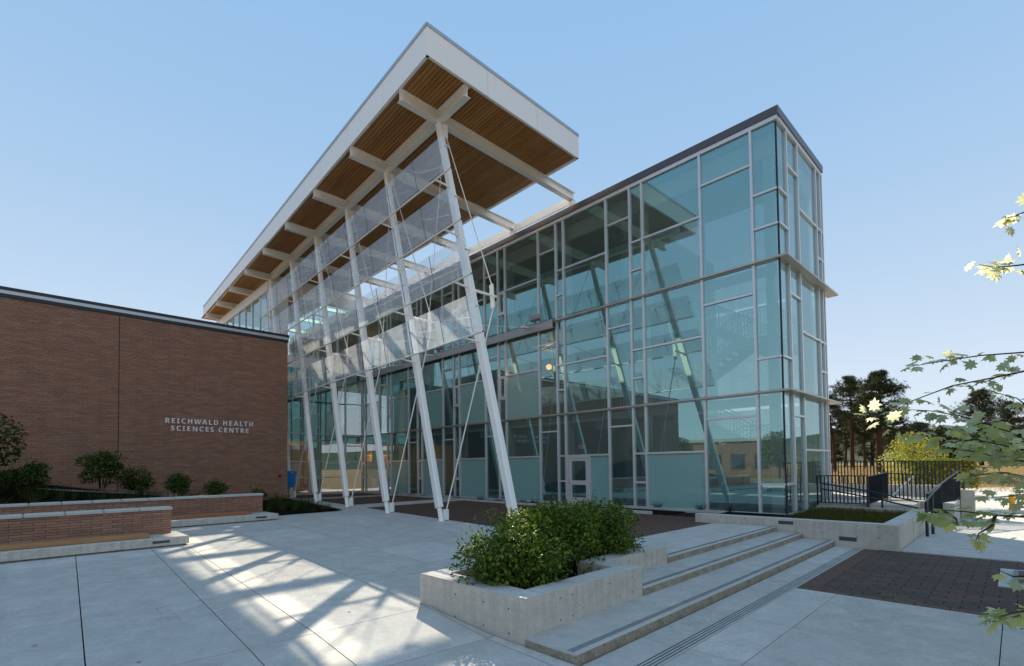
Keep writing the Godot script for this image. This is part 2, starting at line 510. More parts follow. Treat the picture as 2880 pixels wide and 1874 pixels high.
func build_ground():
	# far ground, one sheet to the horizon
	var g = MB.new()
	var N = 24
	var ys = func(x, z): return -0.78
	for i in N:
		for j in N:
			var e = func(k): return signf(k - N / 2.0) * pow(absf(k - N / 2.0) / (N / 2.0), 3.0) * 5000.0
			var x0 = e.call(i)
			var x1 = e.call(i + 1)
			var z0 = e.call(j)
			var z1 = e.call(j + 1)
			g.quad(v3(x0, -0.78, z1), v3(x1, -0.78, z1), v3(x1, -0.78, z0), v3(x0, -0.78, z0))
	var gr = part("ground", g, M.dry_grass, self)
	gr.set_meta("kind", "structure")
	# plaza: joint bed and slabs
	var pl = setting("plaza", FK)
	var bed = MB.new()
	var step = 1.0
	var xi = -16.0
	while xi < 25.0:
		var zi = -30.0
		while zi < 8.0:
			var q = []
			for o in [[0, 1], [1, 1], [1, 0], [0, 0]]:
				var X = xi + o[0] * step
				var Zz = zi + o[1] * step
				var w = FS.affine_inverse() * (FK * v3(X, 0, Zz))
				var yy = ground_h(X, Zz) - 0.03
				if w.x < 1.9 and w.z > -0.6: yy = LOW - 0.03
				q.append(v3(X, yy, Zz))
			bed.quad(q[0], q[1], q[2], q[3])
			zi += step
		xi += step
	part("joint_bed", bed, M.joint_fill, pl)
	var top = func(x, z): return ground_h(x, z)
	var edge = [k2(v3(-30, 0, -0.02)), k2(v3(2.16, 0, -0.02)), k2(v3(2.16, 0, 4.66)), k2(v3(1.36, 0, 4.66))]
	var west = PackedVector2Array([Vector2(-16, -30), edge[0], edge[1], edge[2], edge[3], Vector2(-4.4, 0.38), Vector2(24.0, 0.38), Vector2(24.0, -30)])
	# clip polygon must be simple: walk it the same way round
	var zl = [-30.0, -25, -21, -17.6, -14.6, -12.2, -9.8, -8.4, -7.65, -6.05, -4.4, -2.8, -1.25, 0.38]
	var xl = [-16.0, -13.6, -11.2, -8.9, -6.15, -4.75, -2.1, 0.4, 3.0, 5.6, 8.2, 10.9, 13.5, 16.1, 18.7, 21.3, 24.0]
	paving(pl, xl, zl, west, [], top, "paving_slab", [M.concrete_paving, M.concrete_paving, M.concrete_paving_pale], 0.014, 0.05)
	# concrete bands between the brick fields
	for bnd in [[10.9, 12.74], [18.1, 19.5], [23.2, 24.0]]:
		paving(pl, [bnd[0], bnd[1]], [0.38, 3.4, 6.3], PackedVector2Array([Vector2(bnd[0], 0.38), Vector2(bnd[1], 0.38), Vector2(bnd[1], 6.3), Vector2(bnd[0], 6.3)]), [], top, "paving_slab", [M.concrete_paving_pale], 0.014, 0.05)
	# brick fields under the canopy: rows of small pavers, joined (each only a few pixels)
	for fld in [[-3.6, 10.9], [12.74, 18.1], [19.5, 23.2]]:
		var m = MB.new()
		m.tinted = false
		var x = fld[0] + 0.004
		var r = 0
		while x < fld[1] - 0.05:
			var z = 0.385 + (0.1 if r % 2 else 0.0)
			var x1 = minf(x + 0.196, fld[1] - 0.004)
			while z < 5.75 - 0.02 * x * 0:
				var z1 = minf(z + 0.292, 5.95)
				var y = ground_h(x + 0.1, z + 0.1) + rng.randf() * 0.002
				m.quad(v3(x, y, z1), v3(x1, y, z1), v3(x1, y, z), v3(x, y, z))
				z += 0.298
			x += 0.202
			r += 1
		var o = part("brick_paving", m, M.paver_edge, pl)
		o.set_meta("kind", "stuff")
	# kerb along the glass
	for s in [[-0.6, 8.0], [8.0, 16.0], [16.0, 24.0]]:
		var z0 = 5.95 - 0.0
		pbar("kerb", v3(s[0], -0.035, z0 + 0.1 - 0.0 * s[0]), v3(s[1] - 0.01, -0.035, z0 + 0.1), 0.2, 0.10, M.concrete_paving_pale, pl)
	# landing above the steps
	var ld = setting("landing", FS)
	var k_to_s = func(x, z):
		var q = FS.affine_inverse() * (FK * v3(x, 0, z))
		return Vector2(q.x, q.z)
	var lp = PackedVector2Array([Vector2(0.66, 4.68), Vector2(0.66, 10.83), Vector2(3.0, 10.83), k_to_s.call(-3.6, 4.9), k_to_s.call(-3.6, 0.38), Vector2(2.2, 4.68)])
	var ltop = func(x, z):
		var q = FK.affine_inverse() * (FS * v3(x, 0, z))
		return maxf(-0.052, -0.05) if x < 1.4 else lerpf(-0.05, ground_h(q.x, q.z), clampf((x - 1.4) / 0.8, 0, 1))
	paving(ld, [0.6, 1.36, 3.6], [4.6, 6.4, 8.2, 10.0, 10.9], lp, [], ltop, "paving_slab", [M.concrete_paving_pale], 0.010, 0.05)
	# lower pavement
	var lw = setting("pavement", FS)
	var flat = func(_x, _z): return LOW
	var bed2 = MB.new()
	bed2.quad(v3(-22, LOW - 0.03, 40), v3(-0.7, LOW - 0.03, 40), v3(-0.7, LOW - 0.03, -0.6), v3(-22, LOW - 0.03, -0.6))
	part("joint_bed", bed2, M.joint_fill, lw)
	var rgn = PackedVector2Array([Vector2(-20, -0.02), Vector2(-0.78, -0.02), Vector2(-0.78, 10.86), Vector2(-1.40, 10.86), Vector2(-1.40, 5.3), Vector2(-20, 5.3)])
	paving(lw, [-20.0, -17.6, -15, -12.4, -9.8, -7.85, -5.9, -3.97, -2.02, -1.40, -0.78], [-0.02, 1.3, 2.98, 4.65, 5.3, 8.0, 10.9], rgn, [], flat, "paving_slab", [M.concrete_paving, M.concrete_paving_pale, M.concrete_paving], 0.010, 0.05)
	# walk on the far side of the paver field
	var far = PackedVector2Array([Vector2(-20, 10.95), Vector2(-2.11, 10.95), Vector2(-2.11, 17.0), Vector2(-2.6, 32.0), Vector2(-20, 32.0)])
	paving(lw, [-20.0, -12.0, -6.2, -2.0], [10.95, 13.4, 18.0, 25.0, 32.0], far, [], flat, "paving_slab", [M.concrete_paving], 0.012, 0.05)
	# grooves of the tactile warning strip at the foot of the steps
	var gv = MB.new()
	for k in 4:
		var gx = -1.22 - 0.045 * k
		gv.box(v3(gx - 0.006, LOW + 0.0005, 0.0), v3(gx + 0.006, LOW + 0.004, 10.8))
	part("groove_strip", gv, M.vent_dark, lw)
	# unit pavers of the lower field
	var mats = [M.paver_0, M.paver_1, M.paver_2, M.paver_3]
	var shared = []
	for q in [[0.392, 0.196], [0.196, 0.196], [0.392, 0.292]]:
		var m = MB.new()
		m.bevel(v3(-q[0] / 2, -0.05, -q[1] / 2), v3(q[0] / 2, 0, q[1] / 2), 0.006)
		shared.append(m.mesh())
	var xs = []
	var cols = []
	var count = 0
	var row = 0
	var zz = 5.61
	while zz < 10.75:
		var x_edge = -1.707
		while x_edge > -9.0:
			var half = x_edge > -1.71 and row % 2 == 0
			var wd = 0.2 if half else 0.4
			var xx = x_edge - wd * 0.5
			x_edge -= wd
			if xx < -4.15 and xx > -6.0 and zz > 7.8 and zz < 9.5: continue
			var xf = Transform3D(Basis.IDENTITY, v3(xx, LOW + rng.randf_range(-0.002, 0.002), zz))
			if xx > -5.6 and count < 290:
				part("paver", shared[1] if half else shared[0], mats[rng.randi() % 4], lw, xf)
				count += 1
			elif not half:
				xs.append(xf)
		zz += 0.204
		row += 1
	var st = copies("paver_rest", shared[0], M.paver_1, xs, [], lw)
	st.set_meta("kind", "stuff")
	# border courses: soldier bricks beside the steps, stretchers along the near edge
	var soldier = MB.new()
	soldier.bevel(v3(-0.145, -0.05, -0.098), v3(0.145, 0, 0.098), 0.006)
	var sm = soldier.mesh()
	for e in 26:
		part("border_paver", sm, M.paver_edge if e % 3 else M.paver_2, lw, Transform3D(Basis.IDENTITY, v3(-1.557, LOW + 0.001, 5.62 + 0.2 * e)))
	for e in 18:
		part("border_paver", shared[0], M.paver_edge if e % 3 else M.paver_2, lw, Transform3D(Basis.IDENTITY, v3(-1.61 - 0.4 * e, LOW + 0.001, 5.405)))
	# concrete pad with iron grate
	pbox("grate_pad", v3(-6.0, LOW - 0.05, 7.66), v3(-3.87, LOW + 0.012, 9.67), M.concrete_paving_pale, lw)
	var gt = thing("tree_grate", "black iron grate set in a pale concrete pad", "grate", FS)
	for k in 16:
		pbox("bar", v3(-6.0, LOW + 0.016, 8.06 + 0.088 * k), v3(-4.12, LOW + 0.04, 8.10 + 0.088 * k), M.dark_steel, gt)
	pbox("frame", v3(-4.12, LOW + 0.014, 8.02), v3(-4.06, LOW + 0.044, 9.42), M.dark_steel, gt)

# ------------------------------------------------------------------ steps, concrete planters
const R1 = -0.05
const RI = 0.13
func build_steps():
	var st = thing("entrance_steps", "three broad pale concrete steps with grooved nosings rising to the landing", "steps", FS)
	# each step: tread slab with a rounded nosing, exposed riser below
	var spec = [[0.64, 1.36, R1, 4.67, 10.84], [-0.02, 0.66, R1 - RI, 2.64, 10.84], [-0.75, 0.0, R1 - 2 * RI, -0.01, 10.84]]
	for e in spec:
		var m = MB.new()
		var r = 0.02
		var y = e[2]
		var z0 = e[3]
		var z1 = e[4]
		# rounded nose profile swept along z
		var prof = [Vector2(e[0], y - RI - 0.06), Vector2(e[0], y - r), Vector2(e[0] + r * 0.3, y - r * 0.3), Vector2(e[0] + r, y), Vector2(e[1] + 0.01, y - 0.001)]
		if e == spec[0]: prof[4] = Vector2(e[0] + 0.1, y - 0.006)
		var mr = MB.new()
		for i in prof.size() - 1:
			var a = prof[i]
			var b = prof[i + 1]
			var w = mr if i < 1 else m
			w.quad(v3(a.x, a.y, z0), v3(a.x, a.y, z1), v3(b.x, b.y, z1), v3(b.x, b.y, z0))
		# near end cheek
		mr.quad(v3(e[1], y - RI - 0.06, z0), v3(e[0], y - RI - 0.06, z0), v3(e[0], y - r, z0), v3(e[1], y - r, z0))
		m.quad(v3(e[1], y - r, z0), v3(e[0], y - r, z0), v3(e[0] + r, y, z0), v3(e[1], y, z0))
		var tr = part("tread", m, M.concrete_paving, st)
		part("riser", mr, M.concrete_edge, st)
		var gm = MB.new()
		for k in 4:
			var gx = e[0] + 0.06 + 0.022 * k
			gm.box(v3(gx, y + 0.0005, z0 + 0.03), v3(gx + 0.006, y + 0.003, z1 - 0.02))
		part("nosing_groove", gm, M.vent_dark, tr)

func ties(m, list, inward, face):
	for q in list:
		var c = v3(q[0], q[1], q[2])
		m.tube([c - inward * 0.0, c + inward * 0.004], 0.013, 8)

func build_planter():
	var o = thing("concrete_planter", "pale concrete planter stepping down beside the stairs, filled with leafy shrubs", "planter", FS)
	var T = 0.145
	var B = -0.62
	var top = func(_x, _z): return T
	var bot = func(_x, _z): return B
	var walls = {
		"side_wall": [Vector2(0, 0), Vector2(2.16, 0), Vector2(2.16, 0.35), Vector2(0.0, 0.35)],
		"front_wall": [Vector2(0, 0.352), Vector2(0.33, 0.352), Vector2(0.33, 2.30), Vector2(0.33, 2.64), Vector2(0, 2.64)],
		"return_wall": [Vector2(0.332, 2.30), Vector2(1.0, 2.30), Vector2(1.0, 2.64), Vector2(0.332, 2.64)],
		"upper_wall": [Vector2(0.655, 2.642), Vector2(1.0, 2.642), Vector2(1.0, 4.66), Vector2(0.655, 4.66)],
		"end_wall": [Vector2(1.002, 4.36), Vector2(2.16, 4.36), Vector2(2.16, 4.66), Vector2(1.002, 4.66)],
		"back_wall": [Vector2(1.86, 0.352), Vector2(2.16, 0.352), Vector2(2.16, 4.358), Vector2(1.86, 4.358)]}
	for k in walls:
		var m = MB.new()
		m.slab(PackedVector2Array(walls[k]), func(_x, _z): return T - 0.012, bot)
		part(k, m, M.concrete_wall, o)
		var cap = MB.new()
		var ins = Geometry2D.offset_polygon(PackedVector2Array(walls[k]), -0.008)
		cap.slab(ins[0], top, func(_x, _z): return T - 0.013)
		part("coping", cap, M.concrete_paving_pale, o)
	# form-tie holes, small dark dimples in the faces
	var th = MB.new()
	for q in [[0.28, -0.02], [0.28, -0.32], [0.75, -0.02], [0.75, -0.32], [1.32, -0.02], [1.32, -0.32]]:
		th.tube([v3(q[0], q[1], 0.01), v3(q[0], q[1], -0.002)], 0.012, 8)
	for q in [[0.65, 0.03], [0.65, -0.24], [0.9, 0.03], [0.9, -0.24], [1.75, 0.03], [2.0, -0.2], [2.35, 0.03], [2.35, -0.2]]:
		th.tube([v3(0.01, q[1], q[0]), v3(-0.002, q[1], q[0])], 0.012, 8)
	for q in [[3.3, 0.05], [3.9, 0.06], [3.9, -0.1]]:
		th.tube([v3(0.665, q[1], q[0]), v3(0.653, q[1], q[0])], 0.012, 8)
	part("tie_hole", th, M.vent_dark, o)
	# soil and river gravel
	var so = thing("planter_soil", "dark soil inside the concrete planter under the shrubs", "soil", FS)
	var sm = MB.new()
	sm.slab(PackedVector2Array([Vector2(0.34, 0.36), Vector2(1.85, 0.36), Vector2(1.85, 4.35), Vector2(1.01, 4.35), Vector2(1.01, 2.29), Vector2(0.34, 2.29)]), func(x, z): return -0.10 + 0.02 * sin(x * 5.0 + z * 3.0), func(_x, _z): return -0.3)
	part("bed", sm, M.soil, so)
	var stone = MB.new()
	var ring = []
	for k in 6:
		ring.append(v3(cos(TAU * k / 6) * 0.028, 0, sin(TAU * k / 6) * 0.02))
	for k in 6:
		stone.tri(ring[k], v3(0, 0.015, 0), ring[(k + 1) % 6])
	var xs = []
	var cs = []
	for i in 2600:
		var x = rng.randf_range(0.35, 1.84)
		var z = rng.randf_range(0.37, 2.28) if rng.randf() < 0.75 else rng.randf_range(2.3, 4.3)
		if z > 2.28 and x < 1.03: x = rng.randf_range(1.03, 1.84)
		xs.append(Transform3D(Basis(UP, rng.randf() * TAU).scaled(Vector3.ONE * rng.randf_range(0.5, 1.2)), v3(x, -0.098 + 0.02 * sin(x * 5.0 + z * 3.0), z)))
		var g = rng.randf_range(0.03, 0.3)
		cs.append(Color(g, g * 0.97, g * 0.93))
	var gr = copies("planter_gravel", stone.mesh(), M.gravel, xs, cs, self)
	gr.transform = FS
	tag(gr, "grey river gravel on the soil of the stepped planter", "gravel", "", "stuff")

func build_right_planter():
	var o = thing("concrete_planter", "long low concrete retaining wall planter below the glass corner, with step lights", "planter", FS)
	var T = 0.18
	var B = -0.7
	var bot = func(_x, _z): return B
	var ws = {
		"front_wall": [Vector2(-2.1, 10.86), Vector2(3.0, 10.86), Vector2(3.0, 11.2), Vector2(-2.1, 11.2)],
		"side_wall": [Vector2(-2.1, 11.202), Vector2(-1.74, 11.202), Vector2(-1.74, 16.4), Vector2(-2.1, 16.4)],
		"back_wall": [Vector2(-1.738, 16.05), Vector2(0.95, 16.05), Vector2(0.95, 16.4), Vector2(-1.738, 16.4)]}
	for k in ws:
		var m = MB.new()
		m.slab(PackedVector2Array(ws[k]), func(_x, _z): return T - 0.015, bot)
		part(k, m, M.concrete_wall, o)
		var c = MB.new()
		c.slab(Geometry2D.offset_polygon(PackedVector2Array(ws[k]), -0.01)[0], func(_x, _z): return T, func(_x, _z): return T - 0.016)
		part("coping", c, M.concrete_paving_pale, o)
	for q in [[-1.05, -0.29, -0.19], [0.40, 0.03, 0.12]]:
		pbox("step_light", v3(q[0] - 0.19, q[1], 10.852), v3(q[0] + 0.19, q[2], 10.865), M.vent_dark, o)
	var th = MB.new()
	for q in [[-1.7, 0.11], [-1.7, -0.16], [-1.25, 0.11], [-1.25, -0.16], [-0.5, 0.11], [-0.5, -0.12], [0.75, 0.12], [1.5, 0.12], [2.2, 0.12]]:
		th.tube([v3(q[0], q[1], 10.87), v3(q[0], q[1], 10.857)], 0.014, 8)
	part("tie_hole", th, M.vent_dark, o)
	pbox("joint", v3(-2.104, B, 13.2), v3(-2.095, T - 0.02, 13.212), M.vent_dark, o)
	var s = thing("planter_bed", "bed of low ground cover inside the long concrete planter", "planting bed", FS)
	var m2 = MB.new()
	m2.slab(PackedVector2Array([Vector2(-1.73, 11.21), Vector2(3.0, 11.21), Vector2(3.0, 13.4), Vector2(1.0, 13.5), Vector2(0.94, 16.04), Vector2(-1.73, 16.04)]), func(x, z): return 0.05 + 0.02 * sin(x * 3.1) * cos(z * 2.3), bot)
	part("soil", m2, M.soil, s)
	# low sedge, nobody could count it
	var xs = []
	var cs = []
	for i in 9000:
		var x = rng.randf_range(-1.7, 0.9)
		var z = rng.randf_range(11.25, 16.0)
		if x > 0.2 and z < 13.6 and rng.randf() < 0.5: continue
		if sin(x * 2.7 + z * 1.3) + rng.randf() * 1.2 < -0.1: continue
		xs.append(blade_xf(v3(x, 0.06, z), rng.randf_range(0.10, 0.22), 0.5))
		var k = rng.randf()
		cs.append(Color(0.05 + 0.07 * k * k, 0.06 + 0.05 * k, 0.015 + 0.01 * k) if rng.randf() < 0.75 else Color(0.16, 0.11, 0.035))
	var gc = copies("ground_cover", blade_mesh(), M.grass_blade, xs, cs, self)
	gc.transform = FS
	tag(gc, "low dark sedge ground cover in the concrete planter by the glass corner", "ground cover", "", "stuff")

func blade_mesh():
	var m = MB.new()
	m.tri(v3(-0.03, 0, 0), v3(0.03, 0, 0), v3(0.022, 0.45, 0.05), v3(0, 0.3, 1).normalized())
	m.tri(v3(-0.03, 0, 0), v3(0.022, 0.45, 0.05), v3(-0.022, 0.45, 0.05), v3(0, 0.3, 1).normalized())
	m.tri(v3(-0.022, 0.45, 0.05), v3(0.022, 0.45, 0.05), v3(0, 1.0, 0.34), v3(0, 0.5, 1).normalized())
	return m.mesh()

func blade_xf(at, h, lean):
	var b = Basis(UP, rng.randf() * TAU) * Basis(Vector3.RIGHT, rng.randf_range(0.05, lean))
	return Transform3D(b.scaled_local(Vector3(h * rng.randf_range(0.6, 1.2), h, h)), at)

# ------------------------------------------------------------------ brickwork
func bricks(parent, length, height, bl, bh, depth, offset_fn, hide, named_limit, pick):
	# courses of separate bricks on the face z=0 of the parent (x along, y up), mortar recessed behind
	var meshes = []
	for v in 2:
		var m = MB.new()
		var gx = 0.005
		m.box(v3(gx, 0.005, -0.012 + 0.002 * v), v3(bl - gx, bh - 0.005, depth))
		meshes.append(m.mesh())
	var rest = [[], [], [], [], []]
	var named = 0
	var rows = int(height / bh)
	for r in rows:
		var off = [0.0, bl * 0.5, bl * 0.17, bl * 0.67][r % 4] if pick == 0 else (bl * 0.5 if r % 2 else 0.0)
		var x = -off
		while x < length:
			var x0 = maxf(x, 0.0)
			var x1 = minf(x + bl, length)
			if x1 - x0 > 0.04 and not hide.call(x0, x1, r * bh):
				var k = rng.randi() % 11
				k = [0, 0, 0, 1, 1, 2, 2, 3, 3, 4, 0][k]
				var xf = Transform3D(Basis.IDENTITY.scaled(Vector3((x1 - x0) / bl, 1, 1)), v3(x0, r * bh, rng.randf_range(-0.0015, 0.0015)))
				if named < named_limit and offset_fn.call(x0, r * bh):
					part("brick", meshes[rng.randi() % 2], M["brick_%d" % k], parent, xf)
					named += 1
				else:
					rest[k].append(xf)
			x += bl
	for k in 5:
		if rest[k].size() > 0:
			var o = copies("brick_courses", meshes[0], M["brick_%d" % k], rest[k], [], parent)
			o.set_meta("kind", "stuff")

func build_brick_building():
	# frame FW: x runs along the wall to its right-hand end (x=0), z points away from the camera side
	var L = 27.0
	var xf = Transform3D(FW.basis, FW * v3(-L, -0.1, 0))
	# z of FW points to +right/near; the wall face must look to the camera
	var o = thing("brick_building", "tall windowless brown brick building with raised metal lettering", "building", xf)
	var H = 9.05
	# face towards the camera is local +z or -z: FW z = x cross up
	var facing = Node3D.new()
	facing.name = "brick_wall"
	o.add_child(facing)
	facing.transform = Transform3D(Basis(UP, PI), v3(L, 0, 0))
	var core = MB.new()
	core.box(v3(0, 0, 0.004), v3(L, H - 0.3, 5.6))
	part("mortar_core", core, M.mortar, facing)
	var jx = 7.3  # control joint, metres from the right-hand end
	var hide = func(a, b, _y): return a < jx and b > jx and false
	bricks(facing, L, H - 0.3, 0.42, 0.0615, 0.05, func(x, y): return x > 9.0 and x < 14.5 and y > 1.4 and y < 3.0, hide, 300, 0)
	pbox("control_joint", v3(jx - 0.012, 0, -0.0135), v3(jx + 0.012, H - 0.3, 0.0), M.dark_gap, facing)
	pbox("coping_base", v3(-0.03, H - 0.30, -0.05), v3(L, H - 0.17, 5.6), M.coping_black, facing)
	pbox("coping_light", v3(-0.05, H - 0.169, -0.07), v3(L, H - 0.03, 5.6), M.flashing, facing)
	pbox("coping_cap", v3(-0.07, H - 0.029, -0.09), v3(L, H + 0.10, 5.65), M.coping_black, facing)
	var rb = thing("alarm_box", "small dark red box fixed low on the brick wall", "box", Transform3D(o.transform.basis, o.transform * v3(L - 0.42, 1.40, 0.0)) )
	var bx = MB.new()
	bx.bevel(v3(-0.07, 0, 0.012), v3(0.07, 0.13, 0.08), 0.01)
	part("body", bx, M.red_box, rb)
	# lettering
	var font = SystemFont.new()
	font.font_names = PackedStringArray(["Droid Sans"])
	font.font_weight = 700
	var sg = thing("wall_lettering", "raised silver letters REICHWALD HEALTH SCIENCES CENTRE on the brick wall", "lettering", Transform3D(o.transform.basis, o.transform * v3(0, 0.1, 0.0)))
	for ln in [["REICHWALD HEALTH", 3.96, 4.06, 0.235, 5.60, 1.735], ["SCIENCES CENTRE", 3.61, 3.61, 0.225, 5.36, 1.955]]:
		var txt = ln[0]
		var x0 = L - ln[4]
		var x1 = L - ln[5]
		var adv = []
		var tot = 0.0
		for ch in txt:
			var w = font.get_string_size(ch, HORIZONTAL_ALIGNMENT_LEFT, -1, 64).x + 9.0
			adv.append(w)
			tot += w
		var sc = (x1 - x0) / (tot - 9.0)
		var x = 0.0
		var i = 0
		for ch in txt:
			if ch != " ":
				var tm = TextMesh.new()
				tm.font = font
				tm.font_size = 64
				tm.text = ch
				tm.pixel_size = 1.0
				tm.depth = 6.0
				tm.horizontal_alignment = HORIZONTAL_ALIGNMENT_LEFT
				tm.vertical_alignment = VERTICAL_ALIGNMENT_BOTTOM
				var vs = ln[3] / 45.7
				var fdesc = font.get_descent(64)
				part("letter", tm, M.sign_metal, sg, Transform3D(Basis.from_scale(Vector3(sc, vs, 0.006)), v3(x0 + x * sc, ln[1] - fdesc * vs, 0.034)))
			x += adv[i]
			i += 1

func bench_wall(called, label, right_base, len, ground_y, plinth_top, wall_base_off, cap_top, plank_end, wood, label_seat, far_right):
	# right_base: world position of the plinth's right-hand front foot; local x runs left along the wall, z towards the wall behind
	var xf = Transform3D(Basis(-FW.basis.x, UP, -FW.basis.z), v3(right_base.x, 0, right_base.z))
	var o = thing(called, label, "wall", xf)
	# concrete plinth with a recessed dark foot
	pbox("plinth_foot", v3(0.05, ground_y - 0.2, 0.07), v3(len, ground_y + 0.05, 1.5), M.concrete_edge, o)
	var m = MB.new()
	m.bevel(v3(0, ground_y + 0.045, 0), v3(len, plinth_top, 1.52), 0.012)
	part("plinth", m, M.concrete_wall, o)
	pbox("step_light", v3(0.42, ground_y + 0.11, -0.006), v3(0.78, ground_y + 0.175, 0.004), M.vent_dark, o)
	# brick wall on the plinth
	var w = Node3D.new()
	w.name = "brick_wall"
	o.add_child(w)
	w.transform = Transform3D(Basis.IDENTITY, v3(wall_base_off.x, plinth_top, wall_base_off.z))
	var hh = cap_top - plinth_top - 0.085
	var core = MB.new()
	core.box(v3(0.006, 0, 0.006), v3(len, hh, 0.30))
	part("mortar_core", core, M.mortar, w)
	bricks(w, len, hh + 0.01, 0.41, hh / round(hh / 0.066), 0.06, func(_x, _y): return true, func(_a, _b, _y): return false, 300, 1)
	# end face bricks
	var em = MB.new()
	em.box(v3(-0.012, 0.004, 0.0), v3(0.05, 0.058, 0.145))
	var emesh = em.mesh()
	var bh = hh / round(hh / 0.066)
	for r in int(round(hh / 0.066)):
		for k in 2:
			part("end_brick", emesh, M["brick_%d" % (rng.randi() % 5)], w, Transform3D(Basis.IDENTITY, v3(0, r * bh, 0.155 * k)))
	# stone coping in lengths with rounded front edge
	var x = -0.04
	while x < len:
		var x1 = minf(x + 0.72, len)
		var c = MB.new()
		c.bevel(v3(x, hh + 0.002, -0.05), v3(x1 - 0.006, hh + 0.085, 0.36), 0.028)
		part("coping_stone", c, M.coping_stone, w)
		x = x1
	var b = thing("bench_seat", label_seat, "bench", xf)
	var pm = MB.new()
	pm.bevel(v3(plank_end, plinth_top + 0.012, far_right), v3(len, plinth_top + 0.10, far_right + 0.5), 0.01)
	part("plank", pm, wood, b)
	pbox("spacer_block", v3(plank_end + 0.1, plinth_top + 0.0005, far_right + 0.04), v3(len, plinth_top + 0.0125, far_right + 0.46), M.seat_wood, b)

func build_benches():
	bench_wall("low_brick_wall", "low brick wall with pale coping on a concrete plinth, ending nearer the steps", v3(-8.33, 0, -13.0), 9.0, -0.19, 0.05, v3(0.22, 0, 1.0), 0.766, 0.80, M.seat_wood, "pale timber bench plank on the plinth of the front low brick wall", 0.25)
	bench_wall("low_brick_wall", "low brick wall with pale coping and dark planting directly behind it", v3(-8.6, 0, -18.54), 14.0, -0.13, 0.10, v3(0.17, 0, 1.2), 0.82, 0.75, M.seat_wood_red, "reddish timber bench plank below the rear low brick wall", 0.5)

# ------------------------------------------------------------------ glass building, frame FC: x along the facade away from the near corner, z into the building
const ML = [0.0, 0.81, 2.64, 5.08, 5.66, 6.85, 9.25, 9.71, 10.85, 13.22, 13.78, 14.86, 17.14, 17.66, 18.74, 20.98, 21.47, 22.52, 24.70, 25.18, 26.26, 28.35, 28.83]
const KIND = "cmwnmwnmwnmwnmwnmwnmwn"  # corner, medium, wide, narrow
const FLOORS = [0.0, 4.11, 8.52, 13.20]
func transoms(kind, storey):
	if kind == "w": return [[2.18], [6.40], [10.85]][storey]
	if kind == "n": return [[1.02, 2.18], [5.24, 6.40], [9.68, 10.85]][storey]
	if kind == "c": return [[1.02], [5.24], [9.68, 10.85]][storey]
	return [[3.34], [7.52], [11.97]][storey]

func glazed_wall(o, xs, kinds, axis, storeys, frosted, skip):
	# axis 0: wall along local x at z=0 ; axis 1: wall along local z at x=0 (looking towards -x)
	var at = func(s, y, d): return v3(s, y, d) if axis == 0 else v3(d, y, s)
	var bx = func(called, s0, s1, y0, y1, d0, d1, m): 
		var a = at.call(s0, y0, d0)
		var b = at.call(s1, y1, d1)
		var mb = MB.new()
		mb.box(v3(minf(a.x, b.x), y0, minf(a.z, b.z)), v3(maxf(a.x, b.x), y1, maxf(a.z, b.z)))
		return part(called, mb, m, o)
	for st in storeys:
		var y0 = FLOORS[st]
		var y1 = FLOORS[st + 1]
		for i in xs.size():
			if i == 0 and axis == 0: continue
			if i == 0 and axis == 1: continue
			var x = xs[i]
			bx.call("mullion", x - 0.042, x + 0.042, y0 + 0.06, y1 - 0.06, -0.07, 0.10, M.aluminium)
		for i in xs.size() - 1:
			var k = kinds[i]
			var s0 = xs[i]
			var s1 = xs[i + 1]
			var lv = [y0 + 0.06] + transoms(k, st) + [y1 - 0.06]
			for t in transoms(k, st):
				bx.call("transom", s0 + (0.043 if i > 0 else 0.0), s1 - 0.043, t - 0.036, t + 0.036, -0.062, 0.09, M.aluminium)
			for j in lv.size() - 1:
				var key = "%d_%d_%d" % [axis, st, i * 10 + j]
				if skip.has(key): continue
				var m = M.frosted_glass if frosted.has(key) else M.facade_glass
				var pm = MB.new()
				var p0 = at.call(s0, lv[j], 0.0)
				var p1 = at.call(s1, lv[j], 0.0)
				var p2 = at.call(s1, lv[j + 1], 0.0)
				var p3 = at.call(s0, lv[j + 1], 0.0)
				pm.quad(p1, p0, p3, p2) if axis == 0 else pm.quad(p0, p1, p2, p3)
				var pn = part("pane", pm, m, o)
				if frosted.has(key): pn.set_meta("label", "frosted glass pane")
				# opening vents in the narrow strips have a frame of their own
				if k == "n" and j == 1 and i > 6 and axis == 0:
					for q in [[s0 + 0.045, s0 + 0.13, lv[j] + 0.04, lv[j + 1] - 0.04], [s1 - 0.13, s1 - 0.045, lv[j] + 0.04, lv[j + 1] - 0.04], [s0 + 0.13, s1 - 0.13, lv[j] + 0.04, lv[j] + 0.12], [s0 + 0.13, s1 - 0.13, lv[j + 1] - 0.12, lv[j + 1] - 0.04]]:
						bx.call("vent_frame", q[0], q[1], q[2], q[3], -0.055, 0.02, M.aluminium)

